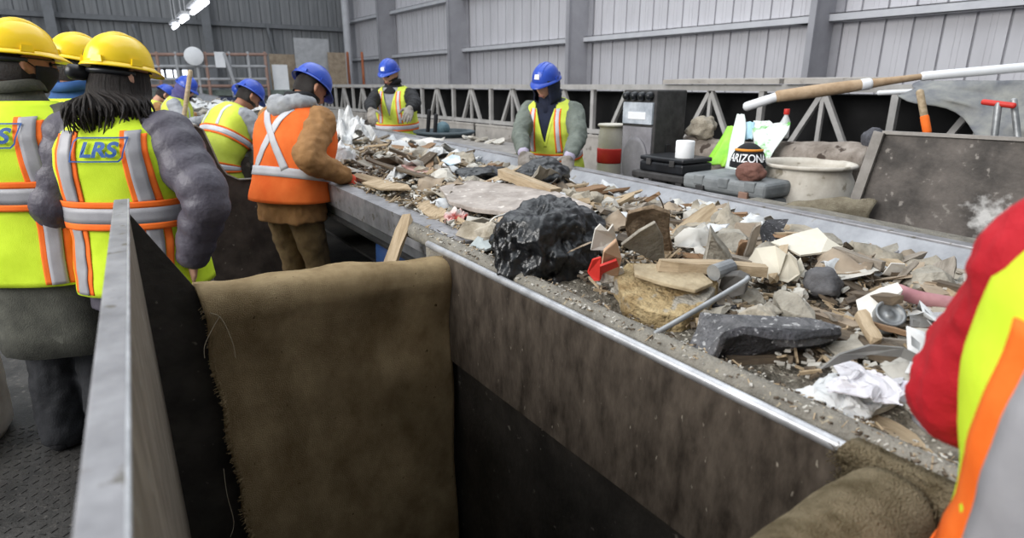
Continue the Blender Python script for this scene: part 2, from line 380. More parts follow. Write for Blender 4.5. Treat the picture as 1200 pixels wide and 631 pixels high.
for i in range(300):
    x = rnd.uniform(0.21, 1.06); p = Vector((x, 1.94+rnd.uniform(-0.02, 0.03), 1.0-0.05*(x-0.2)/0.86)); fr.bar(p, p+Vector((rnd.uniform(-0.004, 0.004), rnd.uniform(-0.004, 0.004), rnd.uniform(0.004, 0.011))), 0.0012, 0.0012)
tag(fr.build('fringe', m_carpet, cp, fix=False), kind='stuff')
m_carpet2 = mat('tan_carpet', '#6e624b', '#a3957a', 14, 1.0, 1.0, 260, detail=9, spec=0.05, speck=(40, 0.68, '#4a3f2e'))
cn = carpet_grid('carpet_flap', 'brown carpet roll over the near end of the bin beside the red sleeve', [(0.42, 0.4), (0.42, 0.7), (0.415, 0.86), (0.4, 0.93), (0.36, 0.975), (0.30, 0.975), (0.26, 0.93), (0.235, 0.8), (0.23, 0.5)],
                 lambda z: 0.40, lambda z: 1.02, 40, lambda t: 0.012*math.sin(t*5), amp=0.016, seed=4.0)
cn.data.materials.clear(); cn.data.materials.append(m_carpet2)
# scrap of carpet wrapped round the corner of the rail
V = []; F = []; NX, NY = 16, 14
for i in range(NX+1):
    for j in range(NY+1):
        a = i/NX; c = j/NY
        y = 0.22+0.20*a
        s = c*0.42
        if s < 0.04: x, z = 1.085-s, zr(y)+0.012
        else: x, z = 1.04-0.004*math.sin(a*7), zr(y)+0.012-(s-0.04)*(1-0.8*a)
        d = noise.noise(Vector((y*30, s*30, 0)))*0.006
        V.append((x-d-0.005, y+0.01*math.sin(c*6), z+d))
for i in range(NX):
    for j in range(NY): F.append((i*(NY+1)+j, (i+1)*(NY+1)+j, (i+1)*(NY+1)+j+1, i*(NY+1)+j+1))
cc = MB().add(V, F).build('carpet_scrap', m_carpet2, None, True, fix=False); solid(cc, 0.01, 0); tag(cc, 'fuzzy brown carpet scrap wrapped over the rail corner', 'carpet')
fz = MB()
for i in range(2200):
    v = Vector(V[rnd.randrange(len(V))])+Vector((rnd.uniform(-0.012, 0.004), rnd.uniform(-0.012, 0.012), rnd.uniform(-0.012, 0.006)))
    fz.bar(v, v+Vector((rnd.uniform(-0.016, 0.0), rnd.uniform(-0.008, 0.008), rnd.uniform(-0.004, 0.012))), 0.001, 0.001)
tag(fz.build('fuzz', m_carpet2, cc, fix=False), kind='stuff')

# ------------------------------------------------------------------ people
m_skin = mat('skin', '#c4957c', '#d6a68e', 8, 0.55, 0.04, 80)
m_skin2 = mat('skin_tan', '#9c6b52', '#ad7c62', 8, 0.55, 0.04, 80)
m_lime = mat('lime_vest_mesh', '#c4e02c', '#d6f03c', 5, 0.75, 0.25, 400, spec=0.2)
m_lime2 = mat('faded_lime_vest', '#cddc4a', '#dcea62', 5, 0.75, 0.25, 300, spec=0.2)
m_orange = mat('orange_vest_mesh', '#f2692a', '#fb7d3a', 5, 0.75, 0.25, 400, spec=0.2)
m_oband = mat('orange_band', '#f26a22', '#f87a30', 8, 0.7, 0.1, 200, spec=0.2)
m_silver = mat('reflective_silver', '#8f8e93', '#a3a2a6', 6, 0.45, 0.08, 300, spec=0.5)
m_silverl = mat('bright_reflective_tape', '#bfbfc6', '#d2d2d8', 6, 0.45, 0.08, 300, spec=0.5)
m_yhelm = mat('yellow_helmet_shell', '#f5cc12', '#f9d31c', 3, 0.22, 0, spec=0.5)
m_bhelm = mat('blue_helmet_shell', '#2443a8', '#2f54bd', 6, 0.28, 0.02, 40, spec=0.5, speck=(18, 0.66, '#5d7fd0'))
m_blk = mat('black_cloth', '#141416', '#222226', 8, 0.8, 0.15, 120)
m_blkp = mat('black_plastic_part', '#17181b', '#24262a', 8, 0.35)
m_hair = mat('dark_hair', '#15100e', '#2b211c', 40, 0.45, 0.5, 120, stretch=(6, 6, 0.6))
m_white = mat('white_print', '#e9ebee', '#f4f5f7', 4, 0.5)
m_blue = mat('blue_print', '#1f4b8c', '#28589c', 4, 0.6)
m_eye = mat('eye_dark', '#1a1412', None, rough=0.2)
m_lip = mat('lip', '#94584c', '#a0665a', 8, 0.5)

SEC = [(0.70, .196, .142, 0), (0.80, .192, .14, 0), (0.92, .185, .135, 0), (1.02, .178, .128, 0), (1.15, .188, .132, 0), (1.27, .2, .137, .0), (1.36, .196, .128, -.005), (1.42, .172, .108, -.008), (1.455, .135, .088, -.008), (1.485, .092, .072, -.004), (1.51, .068, .062, 0)]
def sec(z):
    if z <= SEC[0][0]: return SEC[0][1:]
    for a, b in zip(SEC, SEC[1:]):
        if z <= b[0]:
            t = (z-a[0])/(b[0]-a[0]); return tuple(lerp(a[i], b[i], t) for i in (1, 2, 3))
    return SEC[-1][1:]
PN = 2.5
def sgp(v, e): return math.copysign(abs(v)**e, v)
def torso_pt(u, z, off, bulk):
    wd, d, cy = sec(z)
    return Vector(((wd*bulk+off)*sgp(math.cos(u), 2/PN), (d*bulk+off)*sgp(math.sin(u), 2/PN)+cy, z))
def torso_xz(side, x, z, off, bulk):
    wd, d, cy = sec(z); wd = wd*bulk+off; d = d*bulk+off
    t = min(abs(x)/wd, 0.999)
    return Vector((x, side*d*(1-t**PN)**(1/PN)+cy, z))
def ik(a, c, l1, l2, pole):
    d = c-a; L = d.length
    if L > (l1+l2)*0.985: c = a+d.normalized()*(l1+l2)*0.985; d = c-a; L = d.length
    k = (l1*l1-l2*l2+L*L)/(2*L); h = math.sqrt(max(l1*l1-k*k, 0)); n = d.normalized()
    p = Vector(pole); p = (p-n*p.dot(n)).normalized()
    return a+n*k+p*h, c

def head_mesh(mb, T, sc=1.0):
    NU, NV = 40, 30; V = []; F = []
    for j in range(NV+1):
        v = math.pi*j/NV - math.pi/2
        for i in range(NU):
            u = 2*math.pi*i/NU
            x = math.cos(v)*math.cos(u); y = math.cos(v)*math.sin(u); z = math.sin(v)
            a, b, c = .077, .097, .118
            if z < 0: a *= 1-0.28*(-z)**1.5; b *= 1-0.10*(-z)
            p = Vector((a*x, b*y, c*z))
            if y > 0:
                g = lambda cx, cz, s1, s2: math.exp(-((p.x-cx)/s1)**2-((p.z-cz)/s2)**2)
                p.y += 0.022*g(0, -.018, .013, .022)+0.010*g(0, .012, .010, .03)
                p.y -= 0.012*(g(.031, .008, .018, .013)+g(-.031, .008, .018, .013))
                p.y += 0.006*(g(.03, .03, .03, .009)+g(-.03, .03, .03, .009))
                p.y += 0.006*g(0, -.058, .022, .008)+0.007*g(0, -.068, .02, .008)+0.010*g(0, -.095, .022, .018)
            V.append(T(p*sc))
    for j in range(NV):
        for i in range(NU):
            k = (i+1) % NU; F.append((j*NU+i, j*NU+k, (j+1)*NU+k, (j+1)*NU+i))
    mb.add(V, F)
    for s in (-1, 1):
        mb.tube([T(Vector((s*.076, -.005, .012))*sc), T(Vector((s*.086, -.014, .02))*sc), T(Vector((s*.088, -.018, .006))*sc), T(Vector((s*.082, -.008, -.022))*sc), T(Vector((s*.076, 0, -.02))*sc)], [.008, .010, .011, .009, .006], 8, smooth=3)

def hand(mb, wp, d, n, k=1.0, curl=0.5, side=1):
    """palm and five fingers; d = pointing direction, n = back-of-hand normal, side +1/-1 puts the thumb"""
    d = d.normalized(); n = (n-d*n.dot(d)).normalized(); s = d.cross(n)*side
    rs = []
    for t, wd, th in ((-0.02, .026, .022), (0.0, .029, .021), (.03, .038, .018), (.065, .043, .016), (.092, .041, .013), (.100, .034, .008)):
        c = wp+d*t*k
        rs.append([c+(s*math.cos(a)*wd+n*math.sin(a)*th)*k for a in [2*math.pi*j/12 for j in range(12)]])
    mb.rings(rs)
    for i, (o, L) in enumerate(((.031, .070), (.011, .080), (-.010, .075), (-.030, .058))):
        p = wp+(d*.088+s*o)*k; pts = [p-d*.012*k]; dirv = d.copy(); ang = 0
        for q, fr in enumerate((.42, .33, .25)):
            ang = curl*(0.55+0.55*q)
            dv = d*math.cos(ang)-n*math.sin(ang)+s*o*1.2
            p = p+dv.normalized()*L*fr*k; pts.append(p)
        mb.tube(pts, [.0105*k, .0100*k, .0090*k, .0078*k], 8, smooth=2)
    p = wp+(d*.022+s*.028)*k
    q = p+(s*.030+d*.026-n*.010)*k; r_ = q+(s*.010+d*.030-n*.014*(1+curl))*k
    mb.tube([p-s*.01*k, p, q, r_], [.013*k, .013*k, .0115*k, .009*k], 8, smooth=2)

def person(name, label, base, az, s=1.0, lean=0, roll=0, hyaw=0, hpitch=10, hroll=0, jacket=None, trousers=None, vest=None, stripes='back', skin=m_skin, helmet=m_yhelm,
           arms=None, glove=None, cuff=None, hair='short', hood=None, hood_up=False, mask=False, bulk=1.0, puffy=False, vest_hem=0.80, jacket_hem=0.72, coat=None, group=None,
           vneck=False, vox=0.011, collar=None, logo=None, legs=True, sticker=None, headgear=True, boots=None, openf=False, face=True, glasses=False, swing=(0, 0), vneck_mat=None, knob=False, tape=m_silver, trim=m_oband, sleeve_r=1.0, upperarm=0.30, forearm=0.27, band_z=1.12, puff_amp=.02, logo_dx=0.0, stx=.118, leg_r=1.0):
    base = Vector(base); a = R(az)
    rt = Vector((math.cos(a), -math.sin(a), 0)); fd = Vector((math.sin(a), math.cos(a), 0)); upv = Vector((0, 0, 1))
    rx = R(lean); ry = R(roll); ZP = 0.95
    def bend(p):
        k = sst(0.82, 1.12, p.z); A = rx*k; B = ry*k
        y = p.y; z = p.z-ZP
        y, z = y*math.cos(A)+z*math.sin(A), z*math.cos(A)-y*math.sin(A)
        x = p.x; x, z = x*math.cos(B)+z*math.sin(B), z*math.cos(B)-x*math.sin(B)
        return Vector((x, y-0.28*math.sin(rx), z+ZP))
    def sh(p):   # hips slide back a little when the body leans forward
        return Vector((p.x, p.y-0.28*math.sin(rx)*sst(0.1, 0.9, p.z), p.z))
    def Wd(p): return base+(rt*p.x+fd*p.y+upv*p.z)*s
    def T(p): return Wd(bend(p)) if p.z > 0.82 else Wd(sh(p))
    HM = Matrix.Rotation(R(-hyaw), 3, 'Z') @ Matrix.Rotation(R(-hpitch), 3, 'X') @ Matrix.Rotation(R(hroll), 3, 'Y')
    npv = Vector((0, 0.0, 1.535))
    def HT(p):
        q = npv+HM @ (p+Vector((0, .03, .095))); return T(q)
    E_ = thing(name, label, 'person', base, group)
    org = base
    def bld(mb, nm, m, par=None, smooth=True, fix=True):
        me = mesh(nm, [v-org for v in mb.V], mb.F)
        if fix: fixn(me)
        return link(nm, me, m, par or E_, smooth)
    # arms: shoulder, elbow, wrist in world space
    J = {}
    for sd, k in ((-1, 'L'), (1, 'R')):
        S0 = T(Vector((sd*.178*bulk**0.5, -.005, 1.395)))
        spec = (arms or {}).get(k)
        if spec is None:
            wp = T(Vector((sd*.24, .06, 0.86))) if lean < 25 else S0+Vector((0, 0, -.5*s))+fd*.08; pole = -fd+rt*sd*.5
        else: wp, pole = Vector(spec[0]), Vector(spec[1])
        el, wp = ik(S0, wp, upperarm*s, forearm*s, pole)
        J[k] = (S0, el, wp)
    # body: one continuous surface
    mb = MB()
    head_mesh(mb, HT)
    mb.tube([T(Vector((0, -.005, 1.44))), T(Vector((0, .0, 1.52))), HT(Vector((0, -.01, -.05)))], [.062*s, .056*s, .054*s], 14)
    rs = [[T(torso_pt(2*math.pi*j/24, z, -.018, 1.0)) for j in range(24)] for z in (0.82, 0.9, 1.0, 1.1, 1.2, 1.3, 1.37, 1.42, 1.455, 1.485)]
    mb.rings(rs)
    hipl = []
    for sd, k in ((-1, 'L'), (1, 'R')):
        S0, el, wp = J[k]
        mb.tube([S0, S0.lerp(el, .5), el, el.lerp(wp, .5), wp], [.052*s, .047*s, .040*s, .036*s, .027*s], 12, smooth=2)
        fdir = (wp-el).normalized()
        nrm = (rt*sd*0.4+upv*0.9)
        if glove is None: hand(mb, wp+fdir*.01, fdir-upv*0.25, nrm, s, 0.6, -sd)
        hp = T(Vector((sd*.092, 0, .90))); sw = swing[0 if sd < 0 else 1]
        kn = Wd(sh(Vector((sd*.10, .03+sw*.5, .50)))); an = Wd(Vector((sd*.11, -.02+sw, .10)))
        hipl.append((hp, kn, an))
        mb.tube([hp, hp.lerp(kn, .5), kn, kn.lerp(an, .4), an], [.085*s, .072*s, .052*s, .05*s, .036*s], 12, smooth=2)
        mb.tube([an-upv*.05*s-fd*.03*s, an-upv*.05*s+fd*.14*s], [.036*s, .03*s], 10)
    body = bld(mb, 'body', skin); remesh(body, 0.0075 if face else vox, 2)
    if face:
        for sx in (-1, 1):
            e = MB(); e.tube([HT(Vector((sx*.031-.011, .083, .008))), HT(Vector((sx*.031+.011, .083, .008)))], .0055*s, 8); bld(e, 'eye', m_eye)
            e = MB(); e.tube([HT(Vector((sx*.031-.016, .089, .027))), HT(Vector((sx*.031, .094, .031))), HT(Vector((sx*.031+.016, .089, .027)))], .0035*s, 6); bld(e, 'eyebrow', m_hair)
        if not mask:
            e = MB(); e.tube([HT(Vector((-.022, .088, -.062))), HT(Vector((0, .097, -.061))), HT(Vector((.022, .088, -.062)))], .0045*s, 8, smooth=2); bld(e, 'mouth', m_lip)
    # trousers
    if legs:
        mb = MB()
        mb.rings([[T(torso_pt(2*math.pi*j/24, z, -.006, 1.0)) for j in range(24)] for z in (0.80, 0.88, 0.96, 1.04)])
        for hp, kn, an in hipl:
            mb.tube([hp, hp.lerp(kn, .5), kn, kn.lerp(an, .5), an-upv*.02*s], [.108*s, .096*s*leg_r, .08*s*leg_r, .078*s*leg_r, .078*s*leg_r], 16, smooth=3)
        t = bld(mb, 'trousers', trousers); remesh(t, vox, 3); wrinkle(t, .03*s, .09)
        for hp, kn, an in hipl:
            mb = MB(); c = an-upv*.055*s
            mb.tube([c-fd*.05*s, c+fd*.05*s, c+fd*.17*s], [.045*s, .046*s, .042*s], 12); mb.tube([an-upv*.02*s, an+upv*.05*s], [.05*s, .052*s], 12)
            z0 = base.z; mb.map(lambda v: Vector((v.x, v.y, max(v.z, z0+.002)))); o = bld(mb, 'boot', boots or m_blk); remesh(o, .009, 2)
    # jacket: torso and sleeves as one garment
    mb = MB()
    zz = [jacket_hem, .78, .86, .94, 1.02, 1.10, 1.18, 1.26, 1.33, 1.39, 1.43, 1.46, 1.49]
    zz = [z for z in zz if z >= jacket_hem]
    mb.rings([[T(torso_pt(2*math.pi*j/32, z, (.004+(.014*abs(math.sin(z*38)) if puffy else 0)), bulk)) for j in range(32)] for z in zz])
    for sd, k in ((-1, 'L'), (1, 'R')):
        S0, el, wp = J[k]; n = 26; P = []; rr = []
        cpt, crd = catmull([S0-rt*sd*.05*s, S0, S0.lerp(el, .5), el, el.lerp(wp, .5), wp], [.08, .084, .077, .068, .062, .05], 7)
        for i, (q, r_) in enumerate(zip(cpt, crd)):
            kk = 1.0
            if puffy: kk = 1.10+0.22*abs(math.sin(i*0.75))**.6
            P.append(q); rr.append(r_*s*kk*(bulk**0.5)*sleeve_r)
        mb.tube(P, rr, 16)
    j = bld(mb, 'jacket', jacket); remesh(j, vox, 2 if puffy else 3); wrinkle(j, (.008 if puffy else .028)*s, .06)
    if cuff:
        for k in 'LR':
            S0, el, wp = J[k]; d = (wp-el).normalized(); c = MB(); c.tube([wp-d*.03*s, wp+d*.035*s], [.047*s, .042*s], 14); bld(c, 'cuff', cuff)
    if glove:
        for sd, k in ((-1, 'L'), (1, 'R')):
            S0, el, wp = J[k]; d = (wp-el).normalized(); h = MB(); hand(h, wp+d*.02*s, d-upv*.35, rt*sd*.4+upv*.9, 1.22*s, 0.7, -sd)
            h.tube([wp-d*.02*s, wp+d*.05*s], [.036*s, .034*s], 12); o = bld(h, 'glove', glove); remesh(o, .0055*s, 2)
    if coat:   # long coat skirt below the vest
        mb = MB(); mb.rings([[T(torso_pt(2*math.pi*j/32, max(z, .7), .022+.012*(1.0-z)+.006*math.sin(j*1.2), bulk)-Vector((0, 0, max(0, .7-z)))) for j in range(32)] for z in (1.0, .9, .8, .7, .6, .5)], cap=False)
        o = bld(mb, 'coat_skirt', coat); solid(o, .006); wrinkle(o, .02, .12)
    # vest
    if vest:
        B = bulk
        def nz(p): return noise.noise(p*6.0+base*3)*.010+noise.noise(p*17.0+base)*.004
        def vs_u(u, z, off):
            k = .030+.02*sst(1.15, .8, z)-.006*sst(1.36, 1.46, z)
            p = torso_pt(u, z, k+off, B); n = nz(torso_pt(u, z, .02, B)); r_ = Vector((p.x, p.y, 0)); 
            if r_.length > 1e-4: p += r_.normalized()*n
            return p
        def vs_x(side, x, z, off):
            k = .030+.02*sst(1.15, .8, z)-.006*sst(1.36, 1.46, z)
            p = torso_xz(side, x, z, k+off, B); n = nz(torso_xz(side, x, z, .02, B)); r_ = Vector((p.x, p.y, 0))
            if r_.length > 1e-4: p += r_.normalized()*n
            return p
        NU = 144 if vneck else 64; NR = 80 if vneck else 34; zs = [vest_hem+(1.488-vest_hem)*(i/NR) for i in range(NR+1)]
        V = [T(vs_u(2*math.pi*j/NU, z, 0)) for z in zs for j in range(NU)]; F = []
        for i in range(len(zs)-1):
            for jx in range(NU):
                u = 2*math.pi*(jx+.5)/NU; z = (zs[i]+zs[i+1])/2; p = torso_pt(u, z, .03, B)
                if vneck and p.y > 0 and z > 1.16 and abs(p.x) < .085*(z-1.16)/.30: continue
                if openf and p.y > 0 and abs(p.x) < .03: continue
                k = (jx+1) % NU; F.append((i*NU+jx, i*NU+k, (i+1)*NU+k, (i+1)*NU+jx))
        mb = MB(); mb.add(V, F); vo = bld(mb, 'vest', vest, fix=False); solid(vo, .006, 1)
        def band(z0, z1, m, nm, off=.007):
            W_ = [T(vs_u(2*math.pi*j/NU, z0+(z1-z0)*i/3, off)) for i in range(4) for j in range(NU)]
            F_ = []
            for i in range(3):
                for jx in range(NU):
                    u = 2*math.pi*(jx+.5)/NU; p = torso_pt(u, z0, .03, B)
                    if openf and p.y > 0 and abs(p.x) < .03: continue
                    k = (jx+1) % NU; F_.append((i*NU+jx, i*NU+k, (i+1)*NU+k, (i+1)*NU+jx))
            o = bld(MB().add(W_, F_), nm, m, vo, fix=False); solid(o, .003, 1)
        def strip(side, x0, z0, x1, z1, wd, m, nm, off=.008):
            n = 22; cst = 4; W_ = []; F_ = []
            dx, dz = x1-x0, z1-z0; L = math.hypot(dx, dz); px_, pz_ = -dz/L, dx/L
            for i in range(n+1):
                t = i/n
                for q in range(cst+1):
                    e = (q/cst-.5)*wd; x = x0+dx*t+px_*e; z = z0+dz*t+pz_*e; W_.append(T(vs_x(side, x, min(z, 1.487), off)))
            for i in range(n):
                for q in range(cst): F_.append((i*(cst+1)+q, i*(cst+1)+q+1, (i+1)*(cst+1)+q+1, (i+1)*(cst+1)+q))
            o = bld(MB().add(W_, F_), nm, m, vo); solid(o, .003, 0)
        if stripes == 'full':
            hz = band_z
            for sx in (-1, 1):
                for side in (-1, 1):
                    strip(side, sx*stx, hz+.05, sx*(stx-.02), 1.462-max(0, stx-.118)*1.2, .052, tape, 'reflective_tape', .0115)
                    for e in (-.036, .036): strip(side, sx*stx+e, hz+.05, sx*(stx-.02)+e*.9, 1.462-max(0, stx-.118)*1.2-(.012 if abs(sx*.1+e) > .11 else 0), .022, trim, 'orange_tape', .008)
                    strip(side, sx*(stx+.01), vest_hem+.01, sx*(stx+.004), hz-.05, .05, tape, 'reflective_tape', .0115)
                    for e in (-.036, .036): strip(side, sx*(stx+.01)+e, vest_hem+.01, sx*(stx+.004)+e, hz-.05, .022, trim, 'orange_tape', .008)
            band(hz-.03, hz+.03, tape, 'reflective_band', .0145); band(hz+.03, hz+.055, trim, 'orange_band', .0145); band(hz-.055, hz-.03, trim, 'orange_band', .0145)
        elif stripes == 'cross':
            band(1.05, 1.10, m_silverl, 'reflective_band', .008)
            strip(-1, -.12, 1.09, .095, 1.45, .046, m_silverl, 'reflective_tape', .009); strip(-1, .12, 1.09, -.095, 1.45, .046, m_silverl, 'reflective_tape', .011)
            for sx in (-1, 1): strip(1, sx*.11, 1.09, sx*.1, 1.45, .046, m_silverl, 'reflective_tape')
        elif stripes == 'worker':
            hz = 1.07
            for side in (-1, 1):
                for sx in (-1, 1):
                    strip(side, sx*.115, hz+.05, sx*.10, 1.455, .03, m_silverl, 'reflective_tape')
                    for e in (-.022, .022): strip(side, sx*.115+e, hz+.05, sx*.10+e*.8, 1.452, .012, trim, 'orange_tape')
            band(hz-.022, hz+.022, m_silverl, 'reflective_band', .009); band(hz+.022, hz+.038, trim, 'orange_band', .009); band(hz-.038, hz-.022, trim, 'orange_band', .009)
        elif stripes == 'diag':
            for hz in (.93, 1.2):
                band(hz-.022, hz+.022, m_silverl, 'reflective_band', .009); band(hz+.022, hz+.038, trim, 'orange_band', .009); band(hz-.038, hz-.022, trim, 'orange_band', .009)
            for sx in (-1, 1):
                for side in (-1, 1): strip(side, sx*.115, 1.24, sx*.10, 1.455, .03, m_silverl, 'reflective_tape')
        if vneck:
            for sx in (-1, 1): strip(1, sx*.004, 1.165, sx*.082, 1.455, .02, vest, 'neck_piping', .006)
        if logo:
            cu = bpy.data.curves.new('lettering', 'FONT'); cu.body = logo; cu.size = 0.10; cu.shear = 0.25; cu.align_x = 'CENTER'; cu.offset = 0.0035
            to = bpy.data.objects.new('lettering_tmp', cu); C.objects.link(to); bpy.context.view_layer.update()
            dg = bpy.context.evaluated_depsgraph_get(); tm_ = bpy.data.meshes.new_from_object(to.evaluated_get(dg))
            bm = bmesh.new(); bm.from_mesh(tm_); bmesh.ops.triangulate(bm, faces=bm.faces); bmesh.ops.subdivide_edges(bm, edges=[e for e in bm.edges if e.calc_length() > .02], cuts=2)
            V = [T(vs_x(-1, v.co.x*.86+logo_dx, 1.345+v.co.y*.74, .018)) for v in bm.verts]; bm.verts.index_update(); F = [[v.index for v in f_.verts] for f_ in bm.faces]; bm.free()
            bpy.data.objects.remove(to); bpy.data.curves.remove(cu); bpy.data.meshes.remove(tm_)
            o = bld(MB().add(V, F), 'lettering', m_blue, vo, False)
            # slanted frame round the letters
            def fpt(x, z): return T(vs_x(-1, x+(z-1.37)*.28+logo_dx, z, .018))
            ob = [(-.097, 1.325), (.086, 1.325), (.097, 1.339), (.097, 1.415), (-.086, 1.415), (-.097, 1.401)]
            ib = [(x*(1-.055), 1.37+(z-1.37)*.88) for x, z in ob]
            V = []; F = []; n = 0
            for q in range(6):
                for t in range(8):
                    tt = t/8; k = (q+1) % 6
                    V.append(fpt(lerp(ob[q][0], ob[k][0], tt), lerp(ob[q][1], ob[k][1], tt))); V.append(fpt(lerp(ib[q][0], ib[k][0], tt), lerp(ib[q][1], ib[k][1], tt)))
            n = 48
            F = [(2*i, 2*i+1, 2*((i+1) % n)+1, 2*((i+1) % n)) for i in range(n)]
            bld(MB().add(V, F), 'logo_frame', m_blue, vo, False)
    if vneck_mat:
        mb = MB(); mb.rings([[T(torso_pt(2*math.pi*j/32, z, .022, bulk)) for j in range(32)] for z in (1.12, 1.2, 1.3, 1.4, 1.45, 1.49)], cap=False); bld(mb, 'shirt', vneck_mat)
    if collar:
        mb = MB(); mb.rings([[T(Vector((0, .004, z))+Vector((r_*math.cos(2*math.pi*j/24), r_*.95*math.sin(2*math.pi*j/24), .012*math.cos(2*math.pi*j/24)**2))) for j in range(24)] for z, r_ in ((1.43, .135), (1.47, .105), (1.50, .085), (1.535, .078), (1.56, .082), (1.555, .09), (1.52, .095))], cap=False)
        o = bld(mb, 'collar', collar); solid(o, .008, 0)
    # hood
    if hood:
        mb = MB()
        if hood_up:
            V = []; F = []; NU, NV = 28, 16
            for jx in range(NV+1):
                v = lerp(-1.1, 1.57, jx/NV)
                for i in range(NU+1):
                    u = lerp(R(136), R(404), i/NU)
                    r_ = 1.0
                    x = max(0, math.cos(v))**.8*math.cos(u) if v < 1.56 else 0; y = max(0, math.cos(v))**.8*math.sin(u) if v < 1.56 else 0
                    p = Vector((.098*x, .118*y+.004, .135*math.sin(v)))
                    if v < -.5: p = Vector((p.x*1.25, p.y*1.15, p.z-.02))
                    V.append(HT(p))
            for jx in range(NV):
                for i in range(NU): F.append((jx*(NU+1)+i, jx*(NU+1)+i+1, (jx+1)*(NU+1)+i+1, (jx+1)*(NU+1)+i))
            o = bld(MB().add(V, F), 'hood', hood); solid(o, .012, 0)
            mb = MB(); mb.rings([[T(Vector((r_*math.cos(2*math.pi*j/20), r_*math.sin(2*math.pi*j/20)+.005, z))) for j in range(20)] for z, r_ in ((1.42, .12), (1.47, .095), (1.52, .085), (1.57, .09))], cap=False); o = bld(mb, 'neck_cowl', hood); solid(o, .012, 0)
        else:
            mb = MB(); mb.tube([T(Vector((.10, .03, 1.49))), T(Vector((.105, -.06, 1.50))), T(Vector((.05, -.12, 1.47))), T(Vector((0, -.135, 1.44))), T(Vector((-.05, -.12, 1.47))), T(Vector((-.105, -.06, 1.50))), T(Vector((-.10, .03, 1.49)))], [.03*s, .05*s, .06*s, .065*s, .06*s, .05*s, .03*s], 12, smooth=4)
            o = bld(mb, 'hood', hood); remesh(o, .012, 3); wrinkle(o, .03, .05)
    # hair
    if hair:
        V = []; F = []; NU, NV = 40, 18
        for jx in range(NV+1):
            v = lerp(1.57, -0.55 if hair == 'short' else -.6, jx/NV)
            for i in range(NU):
                u = 2*math.pi*i/NU; fr_ = math.sin(u)
                x = math.cos(v)*math.cos(u); y = math.cos(v)*math.sin(u); z = math.sin(v)
                k = 1.07+.02*noise.noise(Vector((x*9, y*9, z*2)))
                p = Vector((.077*x*k, .097*y*k, .118*z*k))
                if fr_ > -.05 and z < .3+.1*fr_: p *= .9
                V.append(HT(p))
        for jx in range(NV):
            for i in range(NU): k = (i+1) % NU; F.append((jx*NU+i, jx*NU+k, (jx+1)*NU+k, (jx+1)*NU+i))
        mb = MB().add(V, F); ho = bld(mb, 'hair', m_hair)
        if hair == 'long':
            rr_ = random.Random(3)
            mb = MB()
            for i in range(170):
                t = i/169; u = lerp(R(165), R(400), t)+rr_.uniform(-.05, .05)
                p0 = HT(Vector((.080*math.cos(u), .10*math.sin(u), .02))); p1 = HT(Vector((.088*math.cos(u), .112*math.sin(u)-.004, -.06)))
                dz = rr_.uniform(.08, .24)
                e = T(Vector((.080*math.cos(u)+.075*t-.012+rr_.uniform(-.012, .012), -.142+.02*math.sin(u*3)+.10*max(0, math.cos(u))+rr_.uniform(-.014, .014), 1.525+rr_.uniform(-.015, .012))))
                e2 = e+Vector((rr_.uniform(-.03, .03), rr_.uniform(-.02, .02), -dz*.45))
                mb.tube([p0, p1, e, e2], [.007, .0075, .006, .0015], 5, smooth=4)
            bld(mb, 'hair_strands', m_hair, ho)
    if mask:
        V = []; F = []
        for i in range(13):
            u = lerp(R(12), R(168), i/12)
            for jx in range(7):
                z = lerp(-.005, -.10, jx/6); k = 1.08+.10*math.sin(u)**6*math.exp(-((z+.035)/.03)**2)
                a_ = .077*(1-.28*max(0, -z/.118)**1.5); V.append(HT(Vector((a_*k*math.cos(u)*math.sqrt(max(.1, 1-(z/.122)**2))*1.04, .1*k*math.sin(u)*math.sqrt(max(.1, 1-(z/.135)**2)), z))))
        for i in range(12):
            for jx in range(6): F.append((i*7+jx, (i+1)*7+jx, (i+1)*7+jx+1, i*7+jx+1))
        o = bld(MB().add(V, F), 'face_mask', m_blk); solid(o, .004, 1)
        for sx in (-1, 1):
            q = MB(); q.tube([HT(Vector((sx*.079, .02, -.01))), HT(Vector((sx*.084, -.01, .012))), HT(Vector((sx*.084, -.03, .0)))], .002, 5); bld(q, 'ear_loop', m_blk)
    if glasses:
        for sx in (-1, 1):
            q = MB(); q.tube([HT(Vector((sx*.086, -.02, .02))), HT(Vector((sx*.075, .085, .02)))], .0025, 6); q.tube([HT(Vector((sx*.06, .092, .008))), HT(Vector((sx*.034, .108, .008)))], .014, 8, .3); bld(q, 'spectacles', m_blkp)
    if headgear:
        # hard hat
        hz0 = .040; A, Bq, Cq = .102, .122, .120
        def dome(u, v, off=0): 
            rib = .004*max(0, 1-abs(math.cos(u)*math.cos(v)*A/.022))
            return Vector(((A+off)*max(0, math.cos(v))**.85*math.cos(u), (Bq+off)*max(0, math.cos(v))**.85*math.sin(u)-.004, hz0+(Cq+off+rib)*math.sin(v)))
        V = []; F = []; NU, NV = 48, 14
        for jx in range(NV):
            v = 1.5708*jx/NV
            for i in range(NU): V.append(HT(dome(2*math.pi*i/NU, v)))
        V.append(HT(dome(0, 1.5708)))
        for jx in range(NV-1):
            for i in range(NU): k = (i+1) % NU; F.append((jx*NU+i, jx*NU+k, (jx+1)*NU+k, (jx+1)*NU+i))
        for i in range(NU): F.append(((NV-1)*NU+i, (NV-1)*NU+(i+1) % NU, NV*NU))
        ho = bld(MB().add(V, F), 'helmet', helmet); solid(ho, .003, -1)
        rings = []
